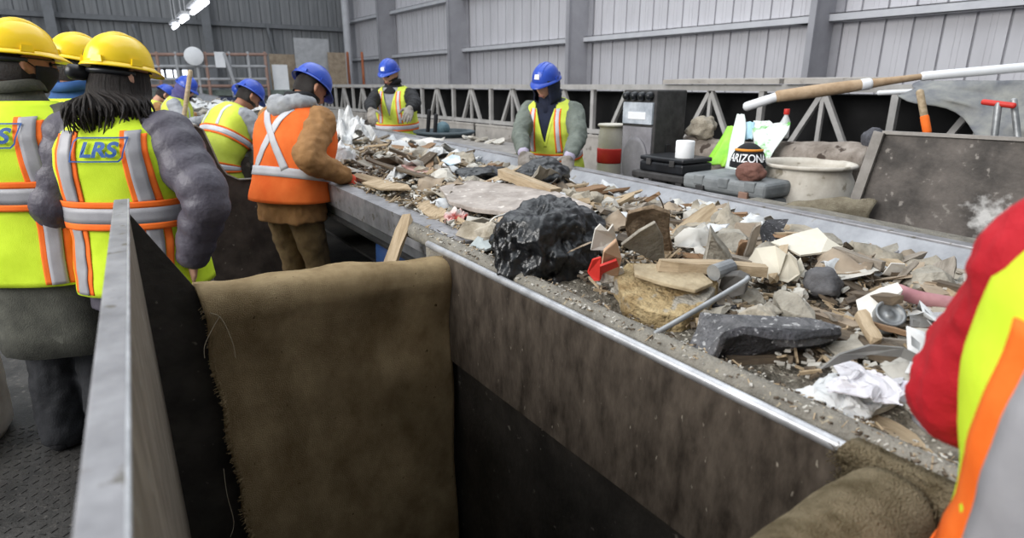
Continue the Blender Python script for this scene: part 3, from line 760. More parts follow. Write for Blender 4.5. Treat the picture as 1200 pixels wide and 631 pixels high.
        for off, dz in ((0, .006), (.007, .0), (.013, -.007), (.0135, -.012), (.008, -.008), (-.004, -.002)):
            rg = []
            for i in range(NU):
                u = 2*math.pi*i/NU; fq = max(0, math.sin(u))**3; pk = .034*fq*(1 if off > .005 else 0)*min(1, off/.013)
                rg.append(HT(Vector(((A+off)*math.cos(u), (Bq+off+pk)*math.sin(u)-.004, hz0+dz-.012*fq*min(1, max(0, off)/.013)))))
            rings.append(rg)
        mb = MB(); mb.rings(rings, cap=False); bld(mb, 'brim', helmet, ho)
        for sx in (-1, 0, 1):
            x = sx*.034; pts = []
            for i in range(13):
                v = lerp(.55, math.pi-.55, i/12); pts.append(HT(Vector((x*(1 if sx else 1), (Bq)*math.cos(v)*.93, hz0+Cq*math.sqrt(max(0, 1-(x/A)**2))*math.sin(v)*.985+.001))))
            mb = MB(); mb.tube(pts, [(.011 if sx == 0 else .007)*(.35+.65*math.sin(math.pi*i/12)) for i in range(13)], 8); bld(mb, 'ridge', helmet, ho)
        for u in (0, math.pi, -1.1, -2.04):
            c = dome(u, .10, .003); d = Vector((math.cos(u), math.sin(u), 0)); t_ = Vector((-math.sin(u), math.cos(u), 0)); mb = MB()
            Vb = [HT(c+t_*a_*.021+d*b_*.006+Vector((0, 0, c_*.012))) for a_, b_, c_ in ((-1, -1, -1), (1, -1, -1), (1, 1, -1), (-1, 1, -1), (-.8, -1, 1), (.8, -1, 1), (.8, .6, 1), (-.8, .6, 1))]
            mb.add(Vb, [(0, 3, 2, 1), (4, 5, 6, 7), (0, 1, 5, 4), (1, 2, 6, 5), (2, 3, 7, 6), (3, 0, 4, 7)]); bld(mb, 'lug', helmet, ho, False)
        if sticker:
            for (u0, u1, v0, v1) in sticker:
                V = [HT(dome(lerp(u0, u1, i/5), lerp(v0, v1, jx/3), .003)) for jx in range(4) for i in range(6)]
                F = [(jx*6+i, jx*6+i+1, (jx+1)*6+i+1, (jx+1)*6+i) for jx in range(3) for i in range(5)]
                bld(MB().add(V, F), 'sticker', m_white, ho)
        if knob:   # dark lamp strap and ratchet at the back of the head
            mb = MB(); mb.tube([HT(Vector((.09*math.cos(u), .112*math.sin(u), .012))) for u in [lerp(R(185), R(355), i/10) for i in range(11)]], .011, 8); bld(mb, 'head_strap', m_blkp)
            mb = MB(); q = HT(Vector((-.045, -.115, .0))); q2 = HT(Vector((-.05, -.15, .0))); mb.tube([q, q2], .028, 14); bld(mb, 'ratchet_knob', m_blkp)
    return E_, J, T
m_puff = mat('grey_puffer_nylon', '#47434d', '#5a5660', 6, 0.5, 0.25, 40, spec=0.4)
m_fleece = mat('charcoal_fleece', '#2f3338', '#4a4f55', 40, 0.95, 0.4, 200)
m_coat = mat('olive_grey_wool', '#45453f', '#57574f', 14, 0.95, 0.3, 200)
m_tan = mat('tan_duck_canvas', '#8f683f', '#a67c50', 9, 0.85, 0.25, 150)
m_khaki = mat('khaki_trousers', '#6f5a3c', '#8a7350', 9, 0.85, 0.25, 150)
m_jean = mat('blue_jeans', '#5f7c98', '#7f9bb4', 10, 0.85, 0.25, 200)
m_greyh = mat('grey_hoodie', '#8d8f93', '#a4a6aa', 12, 0.9, 0.3, 200)
m_navy = mat('navy_hood', '#171c2e', '#232a40', 10, 0.85, 0.2, 150)
m_work = mat('grey_green_work_jacket', '#5c635c', '#737a72', 10, 0.85, 0.25, 150)
m_red = mat('red_fleece', '#a50d1c', '#b81726', 7, 0.8, 0.15, 150)
m_glove = mat('dusty_grey_glove', '#7b746c', '#96908a', 16, 0.9, 0.3, 150)
m_coral = mat('coral_glove', '#d5452f', '#e5593f', 12, 0.8, 0.3, 150)
m_blues = mat('blue_shirt', '#2a4f86', '#36609c', 10, 0.8)
m_lav = mat('lavender_cuff', '#a79fb4', '#b9b1c4', 10, 0.85)
m_dark = mat('dark_work_trousers', '#1d1e21', '#2b2c30', 10, 0.85, 0.2, 150)
PI = math.pi
# visitors in yellow hard hats, left foreground
person('person', 'long-haired visitor in grey puffer jacket, lime vest and yellow hard hat behind the bin corner', (.125, 2.85, 0), 32, 1.0, lean=0, hyaw=30, hpitch=8, jacket=m_puff, trousers=m_puff, vest=m_lime, stripes='full', helmet=m_yhelm, skin=m_skin,
       arms={'L': ((.02, 3.12, .98), (-.8, -.6, 0)), 'R': (DP(226, 300, 2.42), (.5, -1, 0.1))}, hair='long', puffy=True, bulk=1.04, vest_hem=.80, collar=m_fleece, logo='LRS', logo_dx=.004, stx=.14, band_z=1.12, face=True, sticker=[(-2.55, -2.05, .12, .42)], knob=True, upperarm=.30, forearm=.27)
person('person', 'visitor in black mask, olive coat and lime vest, yellow hard hat, at the left edge', (-.19, 3.12, 0), 32, 1.03, lean=2, hyaw=42, hpitch=4, jacket=m_coat, trousers=m_dark, vest=m_lime, stripes='full', helmet=m_yhelm, skin=m_skin2,
       arms={'L': ((-.5, 3.25, .95), (-1, -.2, 0)), 'R': ((.18, 3.35, 1.05), (.6, -1, 0))}, hair='short', bulk=1.1, mask=True, leg_r=1.28, vest_hem=.81, coat=m_coat, collar=m_coat, logo='LRS', logo_dx=.004, stx=.14, band_z=1.15, face=True, knob=True, glasses=True)
person('person', 'visitor with blue collar and yellow hard hat between the two lime-vested visitors', (-.005, 3.72, 0), 35, 1.03, hyaw=35, hpitch=12, jacket=m_blues, trousers=m_dark, vest=m_lime, stripes='full', helmet=m_yhelm, skin=m_skin2, hair='short', collar=m_blues, face=True, mask=True, legs=True)
person('person', 'visitor mostly hidden, only the yellow hard hat showing behind the others', (.13, 4.75, 0), 30, 1.03, hyaw=10, hpitch=5, jacket=m_coat, trousers=m_dark, vest=m_lime, stripes='full', helmet=m_yhelm, skin=m_skin, hair='short', face=False)
# sorters
person('person', 'sorter in orange vest with silver cross, tan jacket, grey hood and blue hard hat', (1.05, 3.80, 0), 62, 1.0, lean=15, hyaw=12, hpitch=24, jacket=m_tan, trousers=m_khaki, vest=m_orange, stripes='cross', helmet=m_bhelm, skin=m_skin2,
       arms={'R': (DP(404, 207, 3.6), (-.3, -.5, -.6)), 'L': (DP(392, 205, 4.1), (-.6, .6, -.5))}, glove=m_coral, hair='short', hood=m_greyh, bulk=1.12, vest_hem=.92, jacket_hem=.80, collar=m_blk, face=True, sleeve_r=1.08, boots=m_khaki)
person('person', 'sorter in lime vest and blue jeans bent over the belt behind the orange vest', (1.02, 5.75, 0), 70, 1.0, lean=34, hyaw=5, hpitch=5, jacket=m_greyh, trousers=m_jean, vest=m_lime2, stripes='diag', helmet=m_bhelm, skin=m_skin2, hair='short',
       arms={'R': ((1.55, 5.7, 1.12), (-.3, -.6, -.6)), 'L': ((1.6, 6.0, 1.12), (-.3, .6, -.6))}, glove=m_glove, bulk=1.06, face=False)
person('person', 'far sorter in lime vest and purple scarf beside the upright wooden handle', (.98, 8.5, 0), 110, .98, lean=14, hyaw=10, hpitch=20, jacket=m_greyh, trousers=m_greyh, vest=m_lime2, stripes='diag', helmet=m_bhelm, skin=m_skin, hair='short', hood=mat('purple_scarf', '#4e4a78', '#625d8e', 9, .9), hood_up=True,
       arms={'R': ((1.25, 8.2, 1.2), (-.3, -.6, -.6)), 'L': ((1.35, 8.6, 1.2), (-.3, .6, -.6))}, glove=m_glove, face=False)
person('person', 'far sorter in tan jacket half hidden behind the purple scarf', (.80, 9.5, 0), 80, .95, lean=22, hyaw=0, hpitch=25, jacket=m_tan, trousers=m_dark, vest=m_lime2, stripes='diag', helmet=m_bhelm, skin=m_skin, hair='short', face=False, arms={'R': ((1.3, 9.4, 1.2), (-.3, -.6, -.6)), 'L': ((1.3, 9.7, 1.2), (-.3, .6, -.6))}, glove=m_glove)
person('person', 'farthest sorter in lime vest leaning over the belt before the end railing', (3.12, 13.9, 0), 275, 1.0, lean=38, hyaw=0, hpitch=5, jacket=m_navy, trousers=m_dark, vest=m_lime2, stripes='diag', helmet=m_bhelm, skin=m_skin, hair='short', face=False, arms={'R': ((2.3, 14.2, 1.3), (.3, .6, -.6)), 'L': ((2.3, 13.7, 1.3), (.3, -.6, -.6))}, glove=m_glove, sticker=[(1.2, 1.9, .2, .6)])
person('person', 'sorter in black jacket and lime vest standing across the belt', (3.06, 6.72, 0), 228, 1.06, lean=6, hyaw=10, hpitch=12, jacket=m_blk, trousers=m_dark, vest=m_lime2, stripes='worker', helmet=m_bhelm, skin=m_skin, hair='short', vneck=True,
       arms={'R': (DP(432, 134, 6.35), (-.6, 1, -.3)), 'L': (DP(481, 137, 6.1), (1, -.6, -.4))}, glove=m_glove, bulk=1.05, collar=m_blk, face=True, vest_hem=.84, sticker=[(1.35, 1.8, .25, .55)], vneck_mat=m_greyh)
person('person', 'sorter in grey-green jacket, navy hood and lime vest beside the tall grey cabinet', (3.13, 3.88, 0), 238, 1.0, lean=12, hyaw=14, hpitch=8, jacket=m_work, trousers=m_dark, vest=m_lime2, stripes='worker', helmet=m_bhelm, skin=m_skin, hair=None, hood=m_navy, hood_up=True, vneck=True,
       arms={'R': (DP(612, 183, 4.42), (-.5, 1, -.4)), 'L': (DP(668, 187, 4.3), (1, -.8, -.3))}, glove=m_glove, cuff=m_lav, bulk=1.1, face=True, vest_hem=.82, sticker=[(1.3, 1.75, .3, .6)], vneck_mat=m_navy)
# person in red, right foreground
person('person', 'person in red fleece and lime vest seen from behind at the right edge', (.87, -.048, 0), 78, 1.03, lean=0, hyaw=0, hpitch=10, jacket=m_red, trousers=m_jean, vest=m_lime, stripes='full', helmet=m_yhelm, skin=m_skin, hair='short', bulk=1.14, face=True, vest_hem=.78, upperarm=.27, forearm=.25,
       arms={'L': ((1.08, .05, 1.26), (0, .62, -.9)), 'R': ((1.02, -.2, 1.1), (-.3, -1, -.3))}, sleeve_r=.9, vox=.008, stx=.205, band_z=.93)

# ------------------------------------------------------------------ debris on the belt
m_bed = mat('fine_rubble', '#4a453b', '#8b8478', 26, 0.95, 0.8, 90, detail=10, speck=(70, 0.6, '#c8c2b4'))  # rubble colour darkened for the shade in gaps between scraps
m_wood1 = mat('raw_tan_wood', '#998569', '#bfab8f', 6, 0.8, 0.3, 60, stretch=(1, 9, 9))
m_wood2 = mat('weathered_grey_wood', '#7b7266', '#a0968a', 6, 0.85, 0.35, 60, stretch=(1, 9, 9))
m_wood3 = mat('dark_brown_wood', '#4a4036', '#726453', 6, 0.85, 0.35, 60, stretch=(1, 9, 9))
m_wood4 = mat('orange_brown_wood', '#7f654c', '#98795c', 6, 0.8, 0.3, 60, stretch=(1, 9, 9))
m_dry = mat('drywall_grey', '#a9a59d', '#c9c5bc', 9, 0.9, 0.2, 60, speck=(30, 0.66, '#7f7a70'))
m_conc = mat('dusty_concrete', '#857f74', '#a8a296', 12, 0.95, 0.5, 50)
m_paper = mat('dirty_white_paper', '#c4c0b8', '#d9d6cf', 5, 0.8, 0.1, 40, speck=(24, 0.68, '#a9a296'))
m_plasw = mat('white_film_plastic', '#c0c2c3', '#d8d9d9', 5, 0.4, 0.2, 30)
m_card = mat('brown_cardboard', '#8d7d6b', '#aa9a86', 7, 0.85, 0.1, 60)
m_shing = mat('dark_shingle', '#2a2a2b', '#47464a', 30, 0.9, 0.6, 120, speck=(60, 0.62, '#8d8c8e'))
m_fab = mat('tan_fabric_scrap', '#8f8676', '#b3aa9b', 12, 0.95, 0.3, 80)
m_metal = mat('dull_scrap_metal', '#7f8183', '#a5a7a8', 8, 0.45, 0.1, 40, 0.5)
m_redp = mat('red_plastic', '#c02a25', '#d23a30', 6, 0.5)
m_yelf = mat('yellow_brown_insulation', '#8a734e', '#b9a57e', 16, 0.95, 0.9, 60, detail=10, speck=(12, 0.56, '#9b958a'))
m_blkbag = mat('black_bag_plastic', '#101113', '#1b1d20', 5, 0.28, 0.15, 25, spec=0.6, speck=(20, 0.70, '#6a6660'))

def bed(x, y):
    t = max(0, min(1, (x-1.16)/1.56))
    return zr(y)-.19+lerp(.145, .075, t)+.095*math.sin(math.pi*min(1, t*1.02+.02))**.8+.045*noise.noise(Vector((x*3.3, y*2.6, 1.7)))+.02*noise.noise(Vector((x*9, y*9, 4)))
V = []; F = []; NX, NYd = 46, 420
for j in range(NYd+1):
    y = -.8+15.8*(j/NYd)
    for i in range(NX+1):
        x = lerp(1.155, 1.275, sst(2.0, 2.3, y))+(2.735-lerp(1.155, 1.275, sst(2.0, 2.3, y)))*i/NX
        V.append((x, y, bed(x, y)+.018*noise.noise(Vector((x*31, y*31, 0)))))
for j in range(NYd):
    for i in range(NX): F.append((j*(NX+1)+i, j*(NX+1)+i+1, (j+1)*(NX+1)+i+1, (j+1)*(NX+1)+i))
bo = MB().add(V, F).build('rubble_bed', m_bed, None, True, fix=False)
tag(bo, 'fine grey-brown rubble and dust filling the conveyor belt', 'rubble', kind='stuff')
# loose crumbs over the bed and along the dusty rails
for nm, mm, n, seed in (('crumbs', m_dry, 8000, 1), ('wood_chips', m_wood1, 5200, 2), ('dark_crumbs', m_wood3, 8000, 3)):
    r2 = random.Random(seed); mb = MB()
    for i in range(n):
        y = .15+5.2*r2.random()**1.5; x = 1.26+1.48*r2.random(); c = Vector((x, y, bed(x, y)+.012+.02*r2.random()))
        s0 = 1.0
        if r2.random() < .07 and y < 2.3:
            s0 = .42; x = 1.115+r2.uniform(-.035, .05); c = Vector((x, y, zr(y)+.012+.01*(1-abs(x-1.115)/.05)))
        s1 = r2.uniform(.003, .011)*(1+.12*y)*s0; d = Vector((r2.uniform(-1, 1), r2.uniform(-1, 1), r2.uniform(-.4, .4))).normalized()
        L = s1*(r2.uniform(1.5, 4) if nm == 'wood_chips' else 1.2)
        mb.bar(c-d*L, c+d*L, s1*(.5 if nm == 'wood_chips' else 1.2), s1*.7, (r2.uniform(-.3, .3), r2.uniform(-.3, .3), 1))
    o = mb.build(nm, mm, None, False, fix=False); tag(o, {'crumbs': 'pale plaster crumbs scattered over the belt load', 'wood_chips': 'small tan wood chips scattered over the belt load', 'dark_crumbs': 'small dark crumbs scattered over the belt load'}[nm], 'rubble', kind='stuff')

# ---- shapes for debris
def plank_mesh(L, Wd, T, seed, jag=.5):
    r2 = random.Random(seed); V = []; F = []; n = 6
    for i in range(n+1):
        x = (i/n-.5)*L; k = 1.0
        e = i == 0 or i == n
        for a, b in ((-1, -1), (1, -1), (1, 1), (-1, 1)):
            jx = r2.uniform(-jag, jag)*Wd if e else 0
            V.append((x+jx, a*Wd/2*(1+r2.uniform(-.10, .10))*(r2.uniform(.5, 1) if e else 1)+.01*L*math.sin(i*.9+seed), b*T/2*(1+r2.uniform(-.15, .15))+.008*L*math.sin(i*.7+seed*2)))
    for i in range(n):
        for q in range(4): k = (q+1) % 4; F.append((i*4+q, i*4+k, i*4+4+k, i*4+4+q))
    F += [(3, 2, 1, 0), tuple(n*4+q for q in range(4))]
    return fixn(mesh('plank', V, F))
def chip_mesh(rad, T, seed):
    r2 = random.Random(seed); n = r2.randint(5, 8); P = []; a0 = r2.random()*6
    for i in range(n):
        a = a0+2*math.pi*(i+r2.uniform(-.25, .25))/n; r_ = rad*r2.uniform(.55, 1.1); P.append(Vector((r_*math.cos(a), r_*.75*math.sin(a), r2.uniform(-.08, .08)*rad)))
    V = P+[p+Vector((r2.uniform(-.02, .02), r2.uniform(-.02, .02), -T)) for p in P]
    F = [tuple(range(n)), tuple(range(2*n-1, n-1, -1))]+[(i, i+n, (i+1) % n+n, (i+1) % n) for i in range(n)]
    me = fixn(mesh('chip', V, F)); return me
def lump_mesh(rad, seed, sub=2, amp=.45, fl=.65, ridge=False):
    bm = bmesh.new(); bmesh.ops.create_icosphere(bm, subdivisions=sub, radius=1)
    for v in bm.verts:
        p = v.co.copy(); q = p*1.6+Vector((seed*3.1, seed*1.7, 0))
        if ridge:
            d1 = noise.voronoi(q*.9)[0]; d2 = noise.voronoi(Vector((q.x*2.9, q.y*2.9, q.z*.9))+Vector((9, 2, 1)))[0]; d3 = noise.voronoi(Vector((q.x*5.5, q.y*5.5, q.z*1.8)))[0]
            k = 1+amp*.9*noise.noise(q*.8)-amp*.75*(d1[1]-d1[0])-amp*.50*(d2[1]-d2[0])-amp*.20*(d3[1]-d3[0])+amp*.42
        else: k = 1+amp*noise.noise(q)+amp*.4*noise.noise(q*2.6)
        v.co = Vector((p.x*k, p.y*k*.85, p.z*k*fl))*rad
    me = bpy.data.meshes.new('lump'); bm.to_mesh(me); bm.free(); return me
def sheet_mesh(L, Wd, seed, amp=.25, n=7, T=.002):
    r2 = random.Random(seed); V = []; F = []; m_ = 5
    for i in range(n):
        for j in range(m_):
            u = i/(n-1)-.5; v = j/(m_-1)-.5
            z = amp*Wd*(noise.noise(Vector((u*2.2+seed, v*2.2, seed*.7)))+.6*abs(noise.noise(Vector((u*4+seed*2, v*4, 3)))))
            ed = (.06 if i in (0, n-1) or j in (0, m_-1) else 0)
            V.append(Vector((u*L+r2.uniform(-ed, ed)*L, v*Wd+r2.uniform(-ed, ed)*Wd, z)))
    N = len(V)
    V2 = V+[v-Vector((0, 0, T)) for v in V]
    for i in range(n-1):
        for j in range(m_-1):
            a, b, c, d = i*m_+j, (i+1)*m_+j, (i+1)*m_+j+1, i*m_+j+1; F += [(a, b, c, d), (d+N, c+N, b+N, a+N)]
    bd = [i*m_ for i in range(n)]+[(n-1)*m_+j for j in range(1, m_)]+[i*m_+m_-1 for i in range(n-2, -1, -1)]+[j for j in range(m_-2, 0, -1)]
    for q in range(len(bd)): a, b = bd[q], bd[(q+1) % len(bd)]; F.append((a, a+N, b+N, b))
    return fixn(mesh('sheet', V2, F))

def film_mesh(L, Wd, H, seed, n=20):
    V = []; F = []
    for i in range(n):
        for j in range(n):
            u = i/(n-1)-.5; v = j/(n-1)-.5; e = Vector((u*3+seed, v*3, seed*.3)); f2 = Vector((u*8+seed*2, v*8, 1.0))
            vd = noise.voronoi(Vector((u*5+seed, v*5, 0)))[0]
            dm = max(0, 1-(u*u+v*v)*3.2)
            z = H*(.55*dm+.5*noise.noise(e)+.45*(vd[1]-vd[0])*(.3+dm)+.22*noise.noise(f2))
            V.append((L*(u*.85+.22*noise.noise(e+Vector((5, 0, 0)))+.05*noise.noise(f2)), Wd*(v*.85+.22*noise.noise(e+Vector((0, 7, 0)))+.05*noise.noise(f2*1.1)), z))
    for i in range(n-1):
        for j in range(n-1): F.append((i*n+j, (i+1)*n+j, (i+1)*n+j+1, i*n+j+1))
    return mesh('film', V, F)
def film(name, label, cat, px, py, dz, sc, m, seed, hero=None, rot=0.0):
    c = PB(px, py, dz); o = link(name, film_mesh(sc[0]*2, sc[1]*2, sc[2]*1.5, seed), m); o.location = c; o.rotation_euler = (0, 0, rot); solid(o, .003, 0); tag(o, label, cat)
    if hero: HERO.append((c.x, c.y, hero))
    return o
KEEP = []   # outlines that stay clear of small scraps
HERO = []   # (x, y, phrase) used to say where the smaller scraps lie
def put(me, name, label, cat, loc, rot=(0, 0, 0), m=None, smooth=False, group=None, hero=None):
    o = link(name, me, m, None, smooth); o.location = loc; o.rotation_euler = rot; tag(o, label, cat, group)
    if hero: HERO.append((loc[0], loc[1], hero))
    return o
def slab(name, label, cat, pts, T, m, hero=None, jit=.0, smooth=False):
    P = [PB(*p) for p in pts]; c = sum(P, Vector())/len(P)
    n = Vector()
    for i in range(len(P)): n += (P[i]-c).cross(P[(i+1) % len(P)]-c)
    n.normalize(); n = n if n.z > 0 else -n
    # refine the outline so that the broken edge is uneven
    Q = []
    r2 = random.Random(int(pts[0][0]))
    for i in range(len(P)):
        a, b = P[i], P[(i+1) % len(P)]
        k = max(1, int((b-a).length/.045)) if jit else 1
        for t in range(k): Q.append(a.lerp(b, t/k)+(Vector((r2.uniform(-1, 1), r2.uniform(-1, 1), r2.uniform(-.3, .3)))*jit if jit and t else Vector()))
    mb = MB(); mb.prism(Q, -n*T); o = mb.build(name, m, None, smooth); tag(o, label, cat)
    if T > .008: bev(o, min(.004, T*.25), 2)
    if hero: HERO.append((c.x, c.y, hero)); KEEP.append([(v.x, v.y) for v in P])
    return o
def stick(name, label, cat, a, b, wd, T, m, hero=None, jag=.4):
    A, B_ = PB(*a), PB(*b); L = (B_-A).length; me = plank_mesh(L, wd, T, int(a[0]), jag); o = link(name, me, m)
    d = (B_-A).normalized(); sd = Vector((0, 0, 1)).cross(d).normalized(); up_ = d.cross(sd)
    o.matrix_world = Matrix.Translation((A+B_)/2) @ Matrix((d, sd, up_)).transposed().to_4x4(); tag(o, label, cat)
    if hero: c = (A+B_)/2; HERO.append((c.x, c.y, hero))
    return o
def bag(name, label, cat, px, py, dz, sc, m, seed, amp=.35, rot=0, hero=None, sub=5):
    c = PB(px, py, dz); me = lump_mesh(1.0, seed, sub, amp, 1.0, True); o = link(name, me, m, None, True); o.location = c; o.scale = sc; o.rotation_euler = (0, 0, rot); tag(o, label, cat)
    if hero: HERO.append((c.x, c.y, hero)); KEEP.append([(c.x+1.05*sc[0]*math.cos(a), c.y+1.05*sc[1]*math.sin(a)) for a in [k*math.pi/5 for k in range(10)]])
    return o
# ---- the pieces that can be told apart
kb = bag('trash_bag', 'large black plastic trash bag in the middle of the belt load', 'bag', 643, 291, .055, (.215, .20, .155), m_blkbag, 3, .36, .4, 'the large black trash bag', 6)
stick('tape_strip', 'tan label stuck on the large black trash bag', 'label', (672, 293, .14), (690, 285, .17), .05, .004, m_card)
slab('fiberboard_sheet', 'large dusty grey board lying flat on the belt', 'board', [(515, 219, .085), (552, 211, .095), (592, 215, .10), (648, 223, .11), (695, 241, .11), (690, 252, .10), (660, 262, .09), (628, 259, .085), (597, 248, .08), (556, 244, .07), (527, 236, .07)], .022, mat('dusty_pinkish_board', '#8f867f', '#b5aca5', 9, .9, .25, 50, speck=(22, .64, '#d0c9c2')), 'the large grey board', .003)
slab('fiberboard_sheet', 'second dusty board under the large grey board', 'board', [(556, 247, .0), (600, 252, .02), (660, 266, .03), (640, 276, .01), (600, 268, .0), (566, 258, -.02)], .02, m_wood2, None, .003)
bag('plastic_sheet', 'crumpled black plastic sheet lying behind the grey board', 'plastic', 562, 207, .05, (.20, .13, .055), m_blkbag, 8, .38, .3, 'the black plastic sheet')
bag('trash_bag', 'small black plastic bag held by the navy-hooded sorter', 'bag', 634, 208, .08, (.17, .13, .09), m_blkbag, 11, .38, .2, 'the small black bag')
stick('wood_block', 'pale split wood block leaning on the small black bag', 'wood', (588, 203, .14), (650, 226, .10), .07, .045, m_wood1, None, .2)
stick('lath', 'long thin brown lath pointing across the belt', 'wood', (432, 187, .12), (527, 216, .06), .05, .012, m_wood3, 'the long brown lath')
slab('drywall_piece', 'pinkish painted board beside the long brown lath', 'board', [(470, 193, .08), (500, 196, .08), (532, 206, .07), (524, 212, .06), (486, 202, .07)], .012, mat('pink_board', '#a8807a', '#c09a92', 8, .85))
slab('insulation_block', 'yellow-brown crumbling insulation slab in mid belt', 'insulation', [(719, 324, .06), (735, 308, .085), (770, 309, .09), (825, 317, .085), (842, 331, .08), (828, 352, .055), (800, 371, .03), (760, 365, .03), (732, 350, .04)], .075, m_yelf, 'the yellow insulation slab', .007)
slab('board_skin', 'flat grey-tan skin on top of the yellow insulation slab', 'board', [(742, 309, .10), (770, 309, .102), (822, 318, .097), (836, 331, .092), (815, 340, .085), (775, 331, .088), (744, 321, .092)], .012, mat('grey_tan_skin', '#8d7c62', '#b5a68a', 10, .9, .3, 60), None, .006)
def rod(name, label, cat, pts, rad, m, n=10, caps=True):
    mb = MB().tube([PB(*p) for p in pts], rad, n, smooth=3 if len(pts) > 2 else 0, caps=caps); o = mb.build(name, m, None, caps); tag(o, label, cat); return o
rod('metal_rod', 'thin grey metal rod with bent tip beside the insulation slab', 'rod', [(768, 391, .02), (800, 373, .05), (868, 333, .12), (876, 326, .13)], .0075, m_metal)
slab('asphalt_slab', 'grey speckled asphalt slab with a dark broken edge', 'slab', [(806, 405, .0), (820, 365, .07), (850, 368, .07), (905, 370, .075), (950, 372, .08), (986, 382, .08), (960, 392, .08), (930, 395, .08), (880, 385, .08), (848, 392, .07), (836, 415, .03), (818, 420, .0)], .03, mat('speckled_asphalt', '#4d4d4f', '#6d6c6e', 30, .9, .6, 120, speck=(50, .6, '#a9a8a8')), 'the asphalt slab', .004)
slab('asphalt_slab', 'black jagged shingle slab standing along the asphalt slab', 'slab', [(848, 388, .085), (870, 384, .09), (900, 388, .09), (930, 391, .09), (984, 383, .09), (960, 402, .02), (915, 407, .0), (868, 412, -.01), (832, 421, -.02), (836, 402, .04)], .02, m_shing, None, .005)
stick('timber', 'dark weathered timber lying under the black shingle slab', 'wood', (850, 421, -.01), (1035, 421, -.01), .07, .04, m_wood3, 'the dark weathered timber')
stick('timber', 'second dark timber beside the pink pipe', 'wood', (965, 392, .03), (1095, 432, .03), .06, .03, m_wood3, None)
stick('timber', 'straight sawn timber lying across the load behind the insulation slab', 'wood', (772, 309, .115), (898, 318, .10), .05, .03, m_wood1, 'the straight sawn timber', .1)
film('plastic_wrap', 'crumpled white plastic bag near the red sleeve', 'plastic', 985, 466, 0.01, (.10, .07, .025), m_plasw, 31, 'the crumpled white plastic bag')
mat('lilac_white_film', '#c0bec4', '#d4d2d7', 5, .5, .2, 18, speck=(26, .68, '#8f8a86'))
film('plastic_wrap', 'folded lilac-white plastic packet on the crumpled white bag', 'plastic', 1012, 452, .05, (.085, .065, .02), MATS['lilac_white_film'], 91, None, .5)
slab('plastic_wrap', 'small lilac-white plastic flap beside the folded packet', 'plastic', [(1050, 445, .05), (1076, 448, .06), (1080, 458, .05), (1060, 472, .03), (1046, 466, .04)], .006, mat('lilac_plastic', '#c9c4d2', '#dedbe4', 5, .5), None, .003)
slab('rubber_strip', 'grey curled rubber strip arching over the folded white packet', 'strip', [(962, 433, .06), (984, 416, .10), (1020, 405, .12), (1060, 408, .11), (1096, 426, .08), (1088, 432, .07), (1055, 419, .09), (1020, 416, .10), (990, 425, .08)], .006, mat('grey_rubber', '#6d6c6a', '#8a8986', 8, .7), None, .002)
slab('notebook', 'open cream notebook page spread on the far side of the load', 'paper', [(903, 284, .10), (930, 274, .115), (958, 267, .13), (970, 279, .125), (989, 291, .10), (962, 296, .095), (938, 299, .09), (922, 291, .095)], .006, mat('cream_page', '#cfc9b9', '#ddd7c8', 6, .85), 'the open notebook')
for i, pts in enumerate(([(874, 309, .07), (886, 291, .13), (908, 288, .145), (921, 298, .14), (914, 320, .075), (905, 331, .045)], [(908, 327, .05), (924, 295, .145), (934, 304, .13), (938, 321, .08), (924, 331, .05)], [(915, 329, .045), (938, 302, .12), (943, 316, .09), (934, 330, .05)])):
    slab('notebook_page', ('upright cream notebook leaf leaning left of the open page', 'middle curled cream notebook leaf', 'outer curled cream notebook leaf')[i], 'paper', pts, .004, MATS['cream_page'], None)
rod('pink_pipe', 'dusty pink plastic pipe ending at the red sleeve', 'pipe', [(1053, 341, .075), (1075, 349, .075), (1120, 357, .07)], .02, mat('dusty_pink', '#a06f74', '#b98c8e', 8, .8), 12)
HERO.append(tuple(PB(1060, 345, .07)[:2])+('the pink pipe',))
slab('paper_sheet', 'torn white paper sheet beside the pink pipe', 'paper', [(1003, 352, .07), (1030, 338, .10), (1052, 331, .12), (1058, 340, .11), (1050, 355, .08), (1030, 361, .07), (1022, 372, .05), (1006, 366, .05)], .004, m_paper, None, .006)
slab('paper_sheet', 'white paper scrap standing near the far skirt', 'paper', [(1034, 321, .06), (1044, 308, .10), (1060, 309, .10), (1063, 318, .07), (1050, 324, .05)], .004, m_paper, None, .004)
# carton beside the black bag
slab('carton', 'tan carton panel leaning on the large black bag', 'carton', [(703, 320, .06), (707, 292, .17), (722, 278, .20), (728, 300, .14), (724, 320, .07)], .014, mat('carton_tan', '#b99679', '#cfae92', 6, .8))
slab('carton', 'red and white carton flap below the tan carton panel', 'carton', [(688, 318, .07), (694, 303, .12), (704, 300, .13), (709, 312, .09), (703, 328, .05), (696, 328, .05)], .012, m_redp)
slab('carton', 'crumpled white carton end below the red flap', 'carton', [(701, 326, .05), (709, 312, .09), (730, 314, .09), (732, 320, .07), (720, 331, .04), (706, 332, .04)], .02, m_paper, 'the red and white carton', .004)
slab('carton', 'red stripe of the tan carton panel', 'carton', [(703, 310, .115), (722, 303, .14), (725, 310, .115), (706, 318, .085)], .008, m_redp)
slab('paper_sheet', 'curled white paper standing right of the large black bag', 'paper', [(692, 292, .13), (697, 268, .20), (703, 262, .22), (712, 270, .20), (718, 262, .22), (722, 280, .16), (708, 292, .13)], .006, m_paper, None, .004)
slab('fiberboard_piece', 'ragged brown fiberboard standing upright in the load', 'board', [(733, 262, .16), (736, 247, .23), (752, 243, .25), (766, 239, .26), (786, 247, .24), (788, 300, .03), (764, 300, .03), (738, 283, .09)], .014, mat('brown_fiberboard', '#6b5a48', '#8f7c66', 14, .95, .5, 60), 'the upright brown fiberboard', .006)
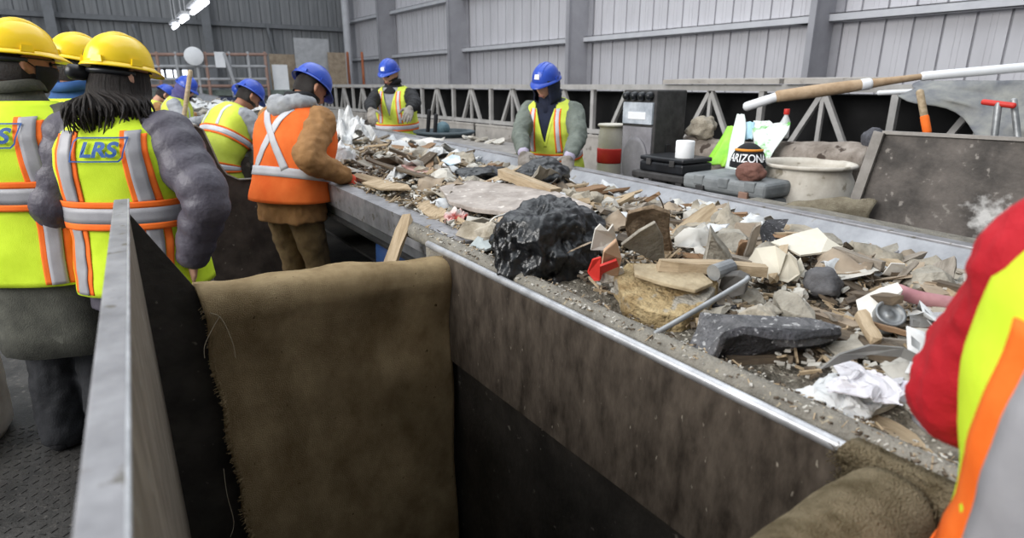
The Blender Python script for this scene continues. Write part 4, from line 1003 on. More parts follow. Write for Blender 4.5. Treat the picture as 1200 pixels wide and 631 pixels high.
slab('drywall_piece', 'grey plastic panel propped before the brown fiberboard', 'board', [(727, 285, .13), (748, 269, .19), (767, 258, .22), (776, 275, .16), (778, 300, .07), (765, 303, .06)], .012, m_conc)
slab('stone_shard', 'pointed grey stone shard standing behind the sawn timber', 'stone', [(822, 308, .06), (829, 282, .14), (832, 262, .21), (840, 275, .17), (853, 290, .12), (862, 309, .06)], .05, m_conc, 'the pointed stone shard', .004)
put(lump_mesh(.075, 4, 3, .25, .9), 'stone', 'rounded grey stone by the far skirt', 'stone', PB(845, 264, .05), (0, 0, 0), m_conc, True, None, 'the rounded grey stone')
stick('stake', 'thin pointed stake standing up left of the notebook', 'wood', (873, 306, .06), (889, 263, .21), .022, .014, m_wood2)
stick('stake', 'short orange-brown stake beside the thin pointed stake', 'wood', (867, 305, .05), (874, 283, .13), .035, .015, m_wood4)
rod('thin_wire', 'thin upright wire sticking out near the far skirt', 'wire', [(779, 250, .1), (776, 238, .17), (772, 231, .20)], .003, m_wood3, 6)
stick('post', 'long round wooden post near the far skirt', 'wood', (975, 294, .09), (1036, 313, .08), .035, .03, m_wood2, None, .2)
stick('batten', 'short pale batten pointing at the viewer right of the asphalt slab', 'wood', (1007, 364, .09), (1028, 403, .05), .03, .018, m_wood1)
stick('batten', 'thin orange dowel near the tin can', 'wood', (1020, 379, .07), (1078, 396, .06), .012, .012, m_wood4)
can = MB().lathe([(.001, 0), (.036, 0), (.038, .004), (.036, .01), (.036, .045), (.038, .05), (.030, .05), (.030, .044), (.012, .043), (.011, .046), (.001, .046)], (0, 0, 0), 24); me = fixn(mesh('tin_can', can.V, can.F))
put(me, 'tin_can', 'round ringed tin can lid half buried in the load', 'can', PB(1034, 378, .03), (.5, -.5, 0), m_metal, True)
slab('stone_slab', 'pale tapered grey stone slab left of the asphalt slab tip', 'stone', [(905, 345, .07), (914, 338, .09), (935, 346, .09), (955, 364, .06), (956, 374, .05), (932, 370, .05), (916, 362, .06)], .03, m_conc, 'the pale stone slab', .003)
put(lump_mesh(.06, 9, 3, .3, .75), 'stone', 'dark grey rock behind the pale stone slab', 'stone', PB(965, 333, .05), (0, 0, 1), mat('dark_rock', '#4d4c4e', '#6b6a6c', 12, .9, .4, 50), True)
rod('silver_tube', 'short silver duct tube end poking from the load', 'tube', [(836, 320, .11), (856, 313, .115)], .024, m_metal, 14, False)
slab('duct_scrap', 'dark grey bent duct sheet beside the silver tube', 'sheet', [(846, 332, .06), (850, 318, .11), (868, 316, .12), (880, 322, .11), (876, 340, .06), (860, 344, .04)], .03, mat('dark_duct', '#4c4a48', '#6a6763', 8, .7), None, .004)
slab('tarp_scrap', 'grey plastic sheet bunched at the near rail by the red sleeve', 'plastic', [(1062, 468, .01), (1078, 456, .04), (1098, 462, .05), (1125, 485, .04), (1132, 510, .02), (1115, 528, -.01), (1090, 512, -.01), (1068, 492, .0)], .03, mat('grey_plastic_sheet', '#77777a', '#97979a', 5, .5), 'the grey bunched plastic', .004)
for i, (a, b, wd, m_, lb) in enumerate((((1012, 488, -.02), (1100, 538, -.02), .05, m_wood1, 'splintered yellow-brown plank end under the white bag'), ((990, 492, -.04), (1085, 548, -.04), .06, m_wood2, 'grey splintered plank beside the near rail'), ((940, 425, -.04), (1000, 505, -.05), .05, m_wood3, 'dark rotten plank beside the near rail left of the white bag'), ((1020, 478, .0), (1065, 452, .03), .045, m_dry, 'pale plaster strip under the lilac flap'), ((870, 432, -.05), (965, 480, -.05), .06, m_shing, 'flat dark shingle strip along the near rail'), ((850, 437, -.03), (905, 432, -.02), .04, m_wood4, 'orange-brown broken plank under the dark timber'))):
    stick('plank', lb, 'wood', a, b, wd, .014, m_)
# left part of the load
slab('wood_board', 'light tan board edge near the coral-gloved hand', 'board', [(424, 214, .05), (440, 209, .06), (478, 216, .06), (482, 221, .05), (446, 221, .04)], .014, m_wood1, 'the light tan board')
slab('plywood_strip', 'long pale plywood strip beside the near rail', 'board', [(483, 238, .02), (502, 234, .04), (545, 258, .03), (547, 270, .0), (534, 274, -.02), (505, 256, .0)], .018, m_wood1, 'the pale plywood strip', .003)
slab('broken_board', 'pale blue-grey board left of the large black bag', 'board', [(548, 290, .0), (560, 276, .04), (590, 272, .05), (598, 282, .03), (570, 292, .01)], .014, mat('blue_grey_board', '#8d9597', '#adb4b4', 8, .8))
slab('broken_board', 'folded tan panel between plywood strip and black bag', 'board', [(533, 276, .0), (545, 258, .08), (570, 262, .08), (582, 272, .05), (560, 284, .02)], .01, m_fab, None, .004)
film('plastic_wrap', 'torn white plastic beside the light tan board', 'plastic', 466, 214, 0.010, (.09, .07, .06), m_plasw, 41, 'the torn white plastic')
film('plastic_wrap', 'big clear-white plastic bag beyond the orange vest', 'plastic', 411, 160, 0.110, (.16, .16, .17), m_plasw, 43, 'the clear-white bag')
film('plastic_wrap', 'white plastic bundle beside the coral-gloved hand', 'plastic', 405, 188, 0.050, (.11, .1, .09), m_plasw, 45, None)
film('plastic_wrap', 'white paper-like bundle in front of the black-jacketed sorter', 'plastic', 512, 190, 0.050, (.10, .1, .08), m_plasw, 47, None)
slab('magazine', 'colourful blue and white sheet near the lath tip', 'paper', [(517, 188, .10), (530, 181, .13), (539, 183, .13), (540, 190, .10), (527, 194, .08)], .006, mat('blue_white_print', '#8fb4c8', '#e3d9d2', 12, .7))
rod('white_cable', 'curved white strap lying beside the pale plywood strip', 'strap', [(573, 262, .07), (580, 255, .10), (590, 252, .10), (600, 247, .10)], .004, m_paper, 6)
film('tissue', 'red and white crumpled wrapper beside the plywood strip', 'wrapper', 536, 258, 0.010, (.06, .05, .04), mat('red_white_wrap', '#b9453c', '#e0dcd8', 14, .6), 51, None)
slab('asphalt_slab', 'small grey roof slate leaning below the pale stone slab', 'slab', [(885, 365, .05), (902, 352, .07), (918, 366, .05), (900, 374, .03)], .01, m_conc)

HERO += [(1.5, 5.75, 'the sorter in jeans'), (2.6, 6.5, 'the black-jacketed sorter'), (1.5, 8.5, 'the purple-scarfed sorter'), (2.5, 9.5, 'the grey bunker plate'), (2.5, 13.5, 'the farthest sorter'), (1.5, 11, 'the far belt end'), (1.5, 4.6, 'the orange-vested sorter'), (2.5, 4.8, 'the dusty shelf plate'), (2.5, 1.2, 'the far bunker'), (2.5, 2.2, 'the tool chest'), (1.4, 1.6, 'the dusty pipe')]
# ---- smaller scraps, counted one by one
def where(x, y):
    h = min(HERO, key=lambda q: (q[0]-x)**2+((q[1]-y)*.8)**2); return h[2]
KINDS = [
    ('wood_scrap', 'wood', ['splintered tan wood scrap', 'weathered grey wood scrap', 'dark brown wood scrap', 'orange-brown wood scrap'], [m_wood1, m_wood2, m_wood3, m_wood4], lambda i, s: plank_mesh((.10, .16, .22, .30)[i % 4]*s, (.03, .045, .06, .025)[i % 4], (.014, .02, .012, .018)[i % 4], i+60, .6), False, .34),
    ('board_chip', 'board', ['pale drywall chip', 'dusty concrete-grey chip', 'brown cardboard chip', 'dark shingle chip'], [m_dry, m_conc, m_card, m_shing], lambda i, s: chip_mesh((.05, .075, .10, .06)[i % 4]*s, (.012, .018, .006, .008)[i % 4], i+20), False, .28),
    ('rubble_lump', 'rubble', ['rough grey rubble lump', 'pale plaster lump', 'tan fabric lump'], [m_conc, m_dry, m_fab], lambda i, s: lump_mesh((.03, .04, .055)[i % 3]*s, i+5, 2, .5, .7), False, .13),
    ('paper_scrap', 'paper', ['crumpled white paper scrap', 'torn white plastic scrap', 'bent cardboard scrap', 'limp tan fabric scrap'], [m_paper, m_plasw, m_card, m_fab], lambda i, s: sheet_mesh((.12, .16, .10, .20)[i % 4]*s, (.08, .07, .09, .12)[i % 4]*s, i*1.37, .5), True, .25)]
cache = {}
r3 = random.Random(12)
def inside(P, x, y):
    r_ = False
    for (x0, y0), (x1, y1) in zip(P, P[1:]+P[:1]):
        if (y0 > y) != (y1 > y) and x < (x1-x0)*(y-y0)/(y1-y0)+x0: r_ = not r_
    return r_
def scatter(n, y0, y1, pw, smul, whites=False):
    for q in range(n):
        y = y0+(y1-y0)*r3.random()**pw; x = (1.25 if y < 2.1 else 1.36); x += (2.69-x)*r3.random()
        if any(inside(P, x, y) for P in KEEP): continue
        u = r3.random(); acc = 0
        for kd in KINDS:
            acc += kd[6]
            if u <= acc: break
        if whites and r3.random() < .55: kd = KINDS[3]
        k = r3.randrange(len(kd[2])) if not (whites and kd is KINDS[3]) else r3.randrange(2)
        v = r3.randrange(4); key = (kd[0], k, v, smul)
        if key not in cache:
            me = kd[4](v+4*k, smul); me.name = kd[0]; me.materials.append(kd[3][k])
            if kd[5]:
                for p in me.polygons: p.use_smooth = True
            cache[key] = me
        o = link(kd[0], cache[key]); tl = r3.gauss(0, .24); tl2 = r3.gauss(0, .22)
        o.rotation_euler = (tl, tl2, r3.uniform(0, 6.28)); sc_ = r3.uniform(.7, 1.35); o.scale = (sc_, sc_, sc_)
        o.location = (x, y, bed(x, y)+.018+.022*r3.random()+.02*abs(tl))
        tag(o, '%s%s%s, %s, by %s' % ('large ' if sc_ > 1.13 else ('small ' if sc_ < .9 else ''), 'tilted ' if max(abs(tl), abs(tl2)) > .28 else ('flat ' if max(abs(tl), abs(tl2)) < .12 else ''), kd[2][k], 'near rail' if x < 1.75 else ('far rail' if x > 2.25 else 'mid belt'), where(x, y)), kd[1], 'debris scraps on the conveyor belt')
scatter(300, .22, 2.7, 1.0, 1.3)
scatter(200, .22, 2.9, 1.0, .8)
scatter(240, 2.5, 5.4, 1.0, 1.3)
scatter(120, 5.0, 13.5, 1.2, 2.2, True)

# ------------------------------------------------------------------ truss of the next conveyor, along the side wall
m_truss = mat('dusty_truss_paint', '#a3a09d', '#b9b6b3', 5, 0.8, 0.1, 40)
m_panel = mat('dusty_panel', '#a19b95', '#bab4ad', 4, 0.85, 0.1, 30, speck=(9, 0.64, '#8a837b'))
m_void = mat('black_opening_fill', '#0f0f10', '#1a1a1b', 4, 0.9)  # shade of the truss openings put into a near-black colour
tr = thing('truss', 'grey welded truss running level along the side wall', 'truss', (6.0, 8.0, 0))
TX = 6.0
MB().box((TX-.04, -2, 1.53), (TX+.04, 21, 1.6)).build('top_chord', m_truss, tr)
MB().box((TX-.04, -2, .93), (TX+.04, 21, .99)).build('bottom_chord', m_truss, tr)
MB().box((TX+.02, -2, 1.585), (TX+.55, 21, 1.6)).build('top_ledge', m_truss, tr)
y = -1.4; k = 0
while y < 20.5:
    MB().box((TX-.03, y-.03, 0), (TX+.03, y+.03, 1.53)).build('post', m_truss, tr)
    c = y+.66
    MB().bar((TX, c-.30, .98), (TX, c, 1.54), .05, .05, (1, 0, 0)).build('diagonal', m_truss, tr)
    MB().bar((TX, c+.30, .98), (TX, c, 1.54), .05, .05, (1, 0, 0)).build('diagonal', m_truss, tr)
    MB().box((TX-.02, c-.02, .98), (TX+.02, c+.02, 1.53)).build('post', m_truss, tr)
    y += 1.32
hs = MB().box((TX+.35, -2, 0), (TX+1.1, 21, 1.5)); o = hs.build('black_backing', m_void); tag(o, 'added black box darkening the openings behind the grey truss', 'housing')  # box added so the gaps in the truss read as black shade
for i in range(9):
    y = 5.6+i*1.32; pn = MB().box((TX-.12, y+.03, .12), (TX-.09, y+1.27, .90)).box((TX-.125, y+.03, .88), (TX-.085, y+1.27, .92)); o = pn.build('barrier_sheet', m_panel); bev(o, .006)
    tag(o, 'dusty grey guard panel below the truss, %s from the right' % ('first', 'second', 'third', 'fourth', 'fifth', 'sixth', 'seventh', 'eighth', 'ninth')[i], 'panel', 'guard panels below the truss')
for i, (a, b_, zz) in enumerate((((783, 98), (920, 93), .03), ((925, 99), (1030, 96), .02))):
    p = PX(*a, TX); q = PX(*b_, TX); mb = MB().prism([(TX-.1, q.y, 1.605), (TX-.1, p.y, 1.605), (TX+.4, p.y, 1.62), (TX+.4, q.y, 1.62)], (0, 0, .05)); o = mb.build('sheet_offcut', m_panel); tag(o, ('long dusty sheet lying on the truss behind the tall grey cabinet', 'short dusty sheet lying on the truss above the white drum')[i], 'sheet')

def blob(name, label, cat, loc, sc, m, seed, amp=.35, rot=0, sub=4, ridge=True, group=None, fold=True):
    me = lump_mesh(1.0, seed, sub, amp, 1.0, ridge); o = link(name, me, m, None, True); o.location = loc; o.scale = sc; o.rotation_euler = (0, 0, rot); return tag(o, label, cat, group)
# ------------------------------------------------------------------ far side of the belt
m_bplate = mat('mottled_bunker_steel', '#4b4642', '#7d7670', 7, 0.6, 0.12, 40, 0.2, speck=(20, 0.62, '#9d968f'), detail=9)
m_edge = mat('plate_edge_steel', '#85807b', '#9f9a95', 8, 0.5, 0.05, 40, 0.4)
# right bunker with chalky smear
m_chalk = mat('chalky_bunker_steel', '#474340', '#726b66', 6, 0.6, 0.12, 40, 0.2, speck=(24, 0.64, '#8f8983'), detail=9)
nt = m_chalk.node_tree; N = nt.nodes; L = nt.links; bs = N['Principled BSDF']
src = bs.inputs['Base Color'].links[0].from_socket
tc = N.new('ShaderNodeTexCoord'); vd = N.new('ShaderNodeVectorMath'); vd.operation = 'DISTANCE'; L.new(tc.outputs['Object'], vd.inputs[0]); vd.inputs[1].default_value = (0, 0, 0)
CHALK = vd
nz_ = N.new('ShaderNodeTexNoise'); nz_.inputs['Scale'].default_value = 22; nz_.inputs['Detail'].default_value = 8; L.new(tc.outputs['Object'], nz_.inputs['Vector'])
mr = N.new('ShaderNodeMapRange'); mr.inputs['From Min'].default_value = 0.17; mr.inputs['From Max'].default_value = 0.0; mr.inputs['To Min'].default_value = -.25; mr.inputs['To Max'].default_value = .45; L.new(vd.outputs['Value'], mr.inputs['Value'])
ad = N.new('ShaderNodeMath'); ad.operation = 'ADD'; L.new(mr.outputs[0], ad.inputs[0]); L.new(nz_.outputs['Fac'], ad.inputs[1])
rp = N.new('ShaderNodeValToRGB'); rp.color_ramp.elements[0].position = .55; rp.color_ramp.elements[1].position = .85; L.new(ad.outputs[0], rp.inputs[0])
mx = N.new('ShaderNodeMix'); mx.data_type = 'RGBA'; L.new(rp.outputs[0], mx.inputs['Factor']); L.new(src, mx.inputs['A']); mx.inputs['B'].default_value = lin('#cfcdcb'); L.new(mx.outputs['Result'], bs.inputs['Base Color'])
BX = 3.32
bk = thing('far_bunker', 'dark chalk-smeared steel bunker plate across the belt at right', 'bin', (BX, .4, 0))
a = PX(1035, 157, BX); b_ = PX(1003, 240, BX); 
pl = MB().prism([(BX, a.y, a.z), (BX, -1.2, 1.385), (BX, -1.2, .2), (BX, b_.y, .2), (BX, b_.y, b_.z)], (.014, 0, 0)).build('back_plate', m_chalk, bk)
ck = PX(1160, 255, BX)-Vector(bk.location); CHALK.inputs[1].default_value = ck
MB().bar((BX-.02, a.y+.01, a.z+.01), (BX-.02, b_.y+.01, b_.z-.05), .05, .02, (1, 0, 0)).build('flange', m_edge, bk)
MB().bar((BX, a.y, a.z+.008), (BX, -1.2, 1.393), .03, .016).build('top_bar', m_edge, bk)
MB().prism([(BX-.28, b_.y+.03, .2), (BX, b_.y+.03, .2), (BX, b_.y+.03, b_.z), (BX-.06, b_.y+.03, b_.z-.02), (BX-.28, b_.y+.03, zr(1.5)-.03)], (0, .012, 0)).build('end_plate', m_bplate, bk)
# tan carpet scrap folded over the bunker corner
V = []; F = []; n1, n2 = 18, 12
for i in range(n1+1):
    for j in range(n2+1):
        t = i/n1; v = j/n2; p = PX(lerp(925, 1003, t), 240, 3.06); q = Vector((3.04+.24*t, p.y, 0)); hgt = .985+.05*math.sin(t*2.2)
        zz = hgt-(v*.12 if v < .6 else .072+(v-.6)*.05); xx = q.x+(-.035*math.sin(v*3))
        d = noise.noise(Vector((t*6, v*6, 3)))*.014; V.append((xx+d, q.y+.02*v, zz+d))
for i in range(n1):
    for j in range(n2): F.append((i*(n2+1)+j, (i+1)*(n2+1)+j, (i+1)*(n2+1)+j+1, i*(n2+1)+j+1))
m_cp3 = mat('pale_tan_carpet', '#8d8371', '#b3a994', 18, 1.0, .9, 260, spec=.05)
o = MB().add(V, F).build('carpet_scrap', m_cp3, None, True, fix=False); solid(o, .02, 0); tag(o, 'tan carpet scrap folded over the far bunker corner by the white drum', 'carpet')
# white drum
def drum(name, label, c, rad, h, m, ribs=True, cat='barrel', open_=True, band=None):
    e = thing(name, label, cat, c); pr = [(rad*.9, 0), (rad*.96, .03)]
    for i in range(1, 12):
        t = i/12; pr.append((rad*(1+.05*math.sin(math.pi*t)-(.012 if i % 4 == 0 else 0)), h*t))
    pr += [(rad*.93, h-.05), (rad*.93, h-.02), (rad*.99, h-.015), (rad*1.0, h), (rad*.92, h)]
    if open_: pr += [(rad*.88, h-.03), (rad*.88, h-.3), (.001, h-.3)]
    else: pr += [(.001, h-.01)]
    MB().lathe(pr, c, 32).build('shell', m, e, True)
    t = MB(); t.tube([Vector(c)+Vector((rad*1.0*math.cos(2*math.pi*i/32), rad*1.0*math.sin(2*math.pi*i/32), h-.008)) for i in range(33)], .012, 8, caps=False); t.build('rim', m, e, True)
    if band:
        MB().lathe([(rad*1.04, h*band[1]), (rad*1.075, h*band[1]+.01), (rad*1.075, h*band[2]-.01), (rad*1.04, h*band[2])], c, 32).build('band', band[0], e, True)
    return e
m_drum = mat('dirty_white_plastic', '#b5ada0', '#d2ccc1', 6, .6, .05, 30, speck=(11, .62, '#8f8676'))
drum('plastic_drum', 'open dirty-white plastic drum behind the far rail', (3.62, 1.98, 0), .265, 1.14, m_drum)
drum('plastic_drum', 'dirty white plastic drum on the floor at the left edge', (-.80, 3.5, 0), .29, .62, m_drum, open_=False)
drum('plastic_drum', 'cream drum with red band beside the navy-hooded sorter', (3.78, 3.86, 0), .11, 1.27, mat('cream_plastic', '#c5bfb2', '#d8d3c8', 6, .6), open_=False, band=(m_redp, .74, .84))
# tall grey cabinet
m_cab = mat('dusty_black_cabinet', '#2f2e2e', '#474545', 10, .7, .1, 60)
m_cabf = mat('dusty_grey_front', '#77757a', '#939196', 6, .6, .05, 30)
cbx, cy0, cy1 = 3.5, 3.12, 3.46
cb = thing('dispenser_cabinet', 'tall dusty grey dispenser cabinet with black sides across the belt', 'cabinet', (3.65, 3.29, 0))
bev(MB().box((cbx, cy0, 0), (cbx+.34, cy1, 1.56)).build('body', m_cab, cb), .012)
bev(MB().box((cbx-.012, cy0+.02, .3), (cbx+.004, cy1-.02, 1.29)).build('front_panel', m_cabf, cb), .004)
bev(MB().box((cbx-.02, cy0+.02, 1.31), (cbx+.004, cy1-.02, 1.47)).build('control_panel', mat('pale_blue_label', '#9fa6b0', '#c6ccd4', 12, .5), cb), .004)
bev(MB().box((cbx-.024, cy0+.08, 1.345), (cbx-.018, cy1-.08, 1.40)).build('display', m_white, cb), .002)
for i in range(4):
    y = cy0+.055+i*.077; mb = MB().tube([(cbx-.006, y, 1.52), (cbx-.03, y, 1.515)], .03, 14); mb.build('dispenser_knob', m_blkp, cb, True)
MB().lathe([(.001, 0), (.13, 0), (.13, .008), (.11, .014), (.001, .014)], (0, 0, 0), 28, sy=1.0).map(lambda v: Vector((cbx-.012-v.z, (cy0+cy1)/2+v.x, 1.02+v.y*1.5))).build('oval_cover', mat('grey_oval', '#6b6a6d', '#828084', 6, .5), cb, True)
bev(MB().box((cbx+.13, cy0-.012, 1.02), (cbx+.19, cy0+.004, 1.16)).build('switch_plate', m_blkp, cb), .004)
bev(MB().box((cbx+.14, cy0-.016, .95), (cbx+.18, cy0+.004, .98)).build('label_plate', m_cabf, cb), .002)
# black stool with case and roll
st = thing('step_stool', 'black plastic stool in front of the tall grey cabinet', 'stool', (3.28, 2.72, 0))
bev(MB().box((3.1, 2.5, .985), (3.46, 2.95, 1.03)).build('seat', m_cab, st), .01)
for x in (3.13, 3.43):
    for y in (2.54, 2.91): bev(MB().box((x-.025, y-.025, 0), (x+.025, y+.025, .99)).build('leg', m_cab, st), .005)
for y in (2.54, 2.91): MB().box((3.13, y-.012, .62), (3.43, y+.012, .68)).build('rail', m_cab, st)
cs = thing('equipment_case', 'flat black equipment case lying on the black stool', 'case', (3.28, 2.72, 1.031))
bev(MB().box((3.13, 2.53, 1.032), (3.43, 2.91, 1.10)).build('lower_shell', m_blkp, cs), .014, 3); bev(MB().box((3.13, 2.53, 1.104), (3.43, 2.91, 1.135)).build('lid', m_blkp, cs), .012, 3)
for y in (2.62, 2.82): bev(MB().box((3.12, y-.02, 1.08), (3.132, y+.02, 1.12)).build('latch', m_cab, cs), .002)
rl = MB().lathe([(.02, 0), (.058, 0), (.06, .004), (.06, .108), (.058, .112), (.02, .112), (.02, .0)], (3.22, 2.60, 1.136), 28).build('paper_roll', mat('clean_white_paper', '#eceef0', '#f6f7f8', 4, .8), None, True); tag(rl, 'white paper roll standing on the black equipment case', 'paper roll')
# grey tool chest on a crate
m_chest = mat('dusty_grey_plastic', '#6d7173', '#8b8e8f', 7, .65, .08, 40)
cr = thing('wooden_crate', 'dusty wooden crate under the grey tool chest', 'crate', (3.32, 2.2, 0))
for k in range(5): MB().box((3.12, 1.95, .02+k*.12), (3.54, 2.48, .12+k*.12)).build('plank', m_wood2, cr)
tcst = thing('tool_chest', 'dusty grey plastic tool chest behind the far rail', 'chest', (3.32, 2.2, .62))
bev(MB().box((3.11, 1.93, .622), (3.52, 2.5, .96)).build('body', m_chest, tcst), .03, 3); bev(MB().box((3.10, 1.92, .965), (3.53, 2.51, 1.06)).build('lid', m_chest, tcst), .03, 3)
for y in (2.02, 2.2, 2.38): bev(MB().box((3.094, y-.035, 1.0), (3.12, y+.035, 1.062)).build('lid_rib', m_chest, tcst), .008)
for y in (2.05, 2.36): bev(MB().box((3.085, y-.03, .90), (3.11, y+.03, 1.0)).build('latch', mat('orange_latch', '#8d6f60', '#a58372', 6, .6) if y < 2.1 else m_cab, tcst), .004)
# carpet-lined backboard behind
m_rug = mat('patterned_old_carpet', '#857b72', '#b0a69d', 9, 1.0, .7, 160, spec=.05, speck=(12, .58, '#564c46'))
bb = MB().box((3.98, 1.72, 0), (4.0, 3.2, 1.16)).build('backboard', m_bplate); tag(bb, 'steel backboard of the middle far bunker under the draped carpet', 'panel')
V = []; F = []; n1, n2 = 44, 16
prof, _ = catmull([Vector((3.93, 0, .55)), Vector((3.91, 0, .85)), Vector((3.88, 0, 1.08)), Vector((3.90, 0, 1.17)), Vector((3.99, 0, 1.21)), Vector((4.08, 0, 1.16)), Vector((4.1, 0, .9))], [0]*7, 4)
for i in range(n1+1):
    for p in prof:
        y = lerp(1.78, 3.18, i/n1); d = noise.noise(Vector((y*6, p.z*5, 2)))*.028+noise.noise(Vector((y*40, p.z*40, 2)))*.004; V.append((p.x+d, y, p.z+d*.8+.025*math.sin(y*4)))
n2 = len(prof)
for i in range(n1):
    for j in range(n2-1): F.append((i*n2+j, (i+1)*n2+j, (i+1)*n2+j+1, i*n2+j+1))
o = MB().add(V, F).build('carpet_drape', m_rug, None, True, fix=False); solid(o, .02, 0); tag(o, 'old patterned carpet draped over the backboard behind the tool chest', 'carpet')
# bags and clothes on the tool chest and carpet
def drape(name, label, cat, pts, wds, m, seed=0, n=10, T=.006, dxx=0):
    """cloth strip hanging along pts (world), with widths along y and gathered folds"""
    P, Wd_ = catmull([Vector(p) for p in pts], list(wds), 5); V = []; F = []
    for i, (p, wd) in enumerate(zip(P, Wd_)):
        for j in range(n+1):
            u = j/n-.5; fo = .35*wd*noise.noise(Vector((u*4+seed, i*.12, seed)))
            V.append((p.x+fo*.8+dxx*u, p.y+u*wd, p.z+fo*.25))
    for i in range(len(P)-1):
        for j in range(n): F.append((i*(n+1)+j, (i+1)*(n+1)+j, (i+1)*(n+1)+j+1, i*(n+1)+j+1))
    o = MB().add(V, F).build(name, m, None, True, fix=False); solid(o, T, 0); return tag(o, label, cat)
m_green = mat('lime_green_film', '#7fc72e', '#a5dc4c', 6, .4); m_bluep = mat('pale_blue_film', '#9cc3d6', '#bcd9e4', 6, .5); m_mint = mat('mint_white_film', '#d4dfd8', '#e6ebe7', 6, .45)
drape('plastic_bag', 'bright green plastic bag hanging over the carpet', 'bag', [PX(858, 148, 3.88), PX(852, 165, 3.80), PX(845, 180, 3.72), PX(838, 193, 3.66)], [.07, .12, .17, .19], m_green, 3)
drape('plastic_bag', 'mint-white plastic bag hanging right of the green bag', 'bag', [PX(868, 134, 3.9), PX(866, 150, 3.84), PX(863, 172, 3.72), PX(856, 200, 3.6)], [.06, .10, .12, .10], m_mint, 5)
drape('rag', 'pale blue rag on top of the carpet', 'rag', [PX(877, 143, 3.9), PX(875, 152, 3.86), PX(872, 163, 3.82)], [.10, .13, .12], m_bluep, 7)
drape('plastic_bag', 'white bag with green print right of the pale blue rag', 'bag', [PX(904, 143, 3.92), PX(902, 155, 3.86), PX(897, 170, 3.8), PX(894, 186, 3.75)], [.28, .24, .18, .10], mat('white_green_print', '#dadfdb', '#5fb04a', 9, .5, lo=.52, hi=.62), 9)
blob('cloth_bundle', 'beige cloth bundle on the left end of the draped carpet', 'cloth', PX(823, 150, 3.95), (.085, .12, .085), m_fab, 61, .5, .3)
blob('white_wrapper', 'small white wrapper beside the tool chest', 'wrapper', PX(820, 190, 3.55), (.04, .05, .035), m_plasw, 63, .4, 0, 3)
blob('tan_rag', 'tan rag lying left of the white wrapper', 'rag', PX(806, 193, 3.5), (.06, .08, .03), m_fab, 65, .4, 0, 3)
bt = MB().lathe([(.03, 0), (.032, .01), (.032, .11), (.014, .15), (.014, .16)], PX(918, 162, 3.95), 16).build('bottle', m_plasw, None, True); tag(bt, 'small plastic bottle with red cap behind the draped carpet', 'bottle')
MB().lathe([(.018, .158), (.019, .16), (.019, .19), (.017, .195)], PX(918, 162, 3.95), 14).build('cap', m_redp, bt, True)
# cap with lettering
cp0 = PX(877, 184, 3.30); cap = thing('knit_cap', 'black cap with orange band and white lettering on the tool chest', 'cap', cp0-Vector((0, 0, .07)))
V = []; F = []; NU, NV = 32, 10
vd_ = Vector((-cp0.x, -cp0.y, 0)).normalized(); vs_ = Vector((-vd_.y, vd_.x, 0))*1
def capp(u, v, k=1.0): return cp0+Vector((.105*math.cos(u)*math.cos(v)*k, .105*math.sin(u)*math.cos(v)*k, -.06+.145*max(0, math.sin(v))**.9*k))
for j in range(NV+1):
    for i in range(NU): V.append(capp(2*math.pi*i/NU, 1.5*j/NV))
for j in range(NV):
    for i in range(NU): q = (i+1) % NU; F.append((j*NU+i, j*NU+q, (j+1)*NU+q, (j+1)*NU+i))
F.append(tuple(NV*NU+i for i in range(NU)))
MB().add(V, F).build('crown', m_blk, cap, True)
a0 = math.atan2(vd_.y, vd_.x)
mb = MB(); mb.tube([capp(a0-1.3+2.6*i/14, .75, 1.02) for i in range(15)], .008, 8); mb.build('orange_band', mat('orange_trim', '#d98a2e', '#e89a3c', 6, .7), cap, True)
cu = bpy.data.curves.new('lettering', 'FONT'); cu.body = 'ARIZONA'; cu.size = .06; cu.align_x = 'CENTER'; cu.offset = .001
to = bpy.data.objects.new('lettering_tmp', cu); C.objects.link(to); bpy.context.view_layer.update()
tm_ = bpy.data.meshes.new_from_object(to.evaluated_get(bpy.context.evaluated_depsgraph_get()))
V = [capp(a0+v.co.x/.105, .22+v.co.y/.125, 1.03) for v in tm_.vertices]; F = [tuple(p.vertices) for p in tm_.polygons]
bpy.data.objects.remove(to); bpy.data.curves.remove(cu); bpy.data.meshes.remove(tm_)
MB().add(V, F).build('lettering', m_white, cap)
blob('brown_rag', 'rusty brown rag lying in front of the black cap', 'rag', PX(879, 202, 3.18), (.07, .095, .055), mat('rust_brown_cloth', '#6b4a41', '#8a6358', 14, .95, .3, 80), 67, .3, 0, 4)
# long wrapped pole
pw0, pw1, pw2, pw3 = PX(875, 125, 4.35), PX(912, 113, 4.50), PX(1082, 89.5, 5.3), PX(1200, 79, 5.75)
po = thing('wrapped_pole', 'long white pole wrapped in tan paper resting above the bunkers', 'pole', pw0)
MB().tube([pw0, pw0.lerp(pw1, 1.0)], .036, 14).build('white_end', m_white, po, True)
MB().tube([pw1, pw1.lerp(pw2, .25), pw1.lerp(pw2, .5), pw1.lerp(pw2, .75), pw2], [.045, .05, .046, .03, .022], 14).build('tan_wrapping', mat('kraft_wrap', '#a98d6f', '#c2a88a', 9, .85, .2, 40), po, True)
MB().tube([pw2, pw3, pw3+(pw3-pw2)*.5], .034, 14).build('white_tube', m_white, po, True)
MB().tube([pw1.lerp(pw2, .6)-(pw2-pw1).normalized()*.02, pw1.lerp(pw2, .6)+(pw2-pw1).normalized()*.03], .044, 14).build('tape_ring', m_white, po, True)
tp = MB().tube([PX(1030, 109, 5.6), PX(1072, 107, 5.75)], .02, 10).build('white_strip', m_white, None, True); tag(tp, 'short white plastic strip lying under the wrapped pole', 'strip')
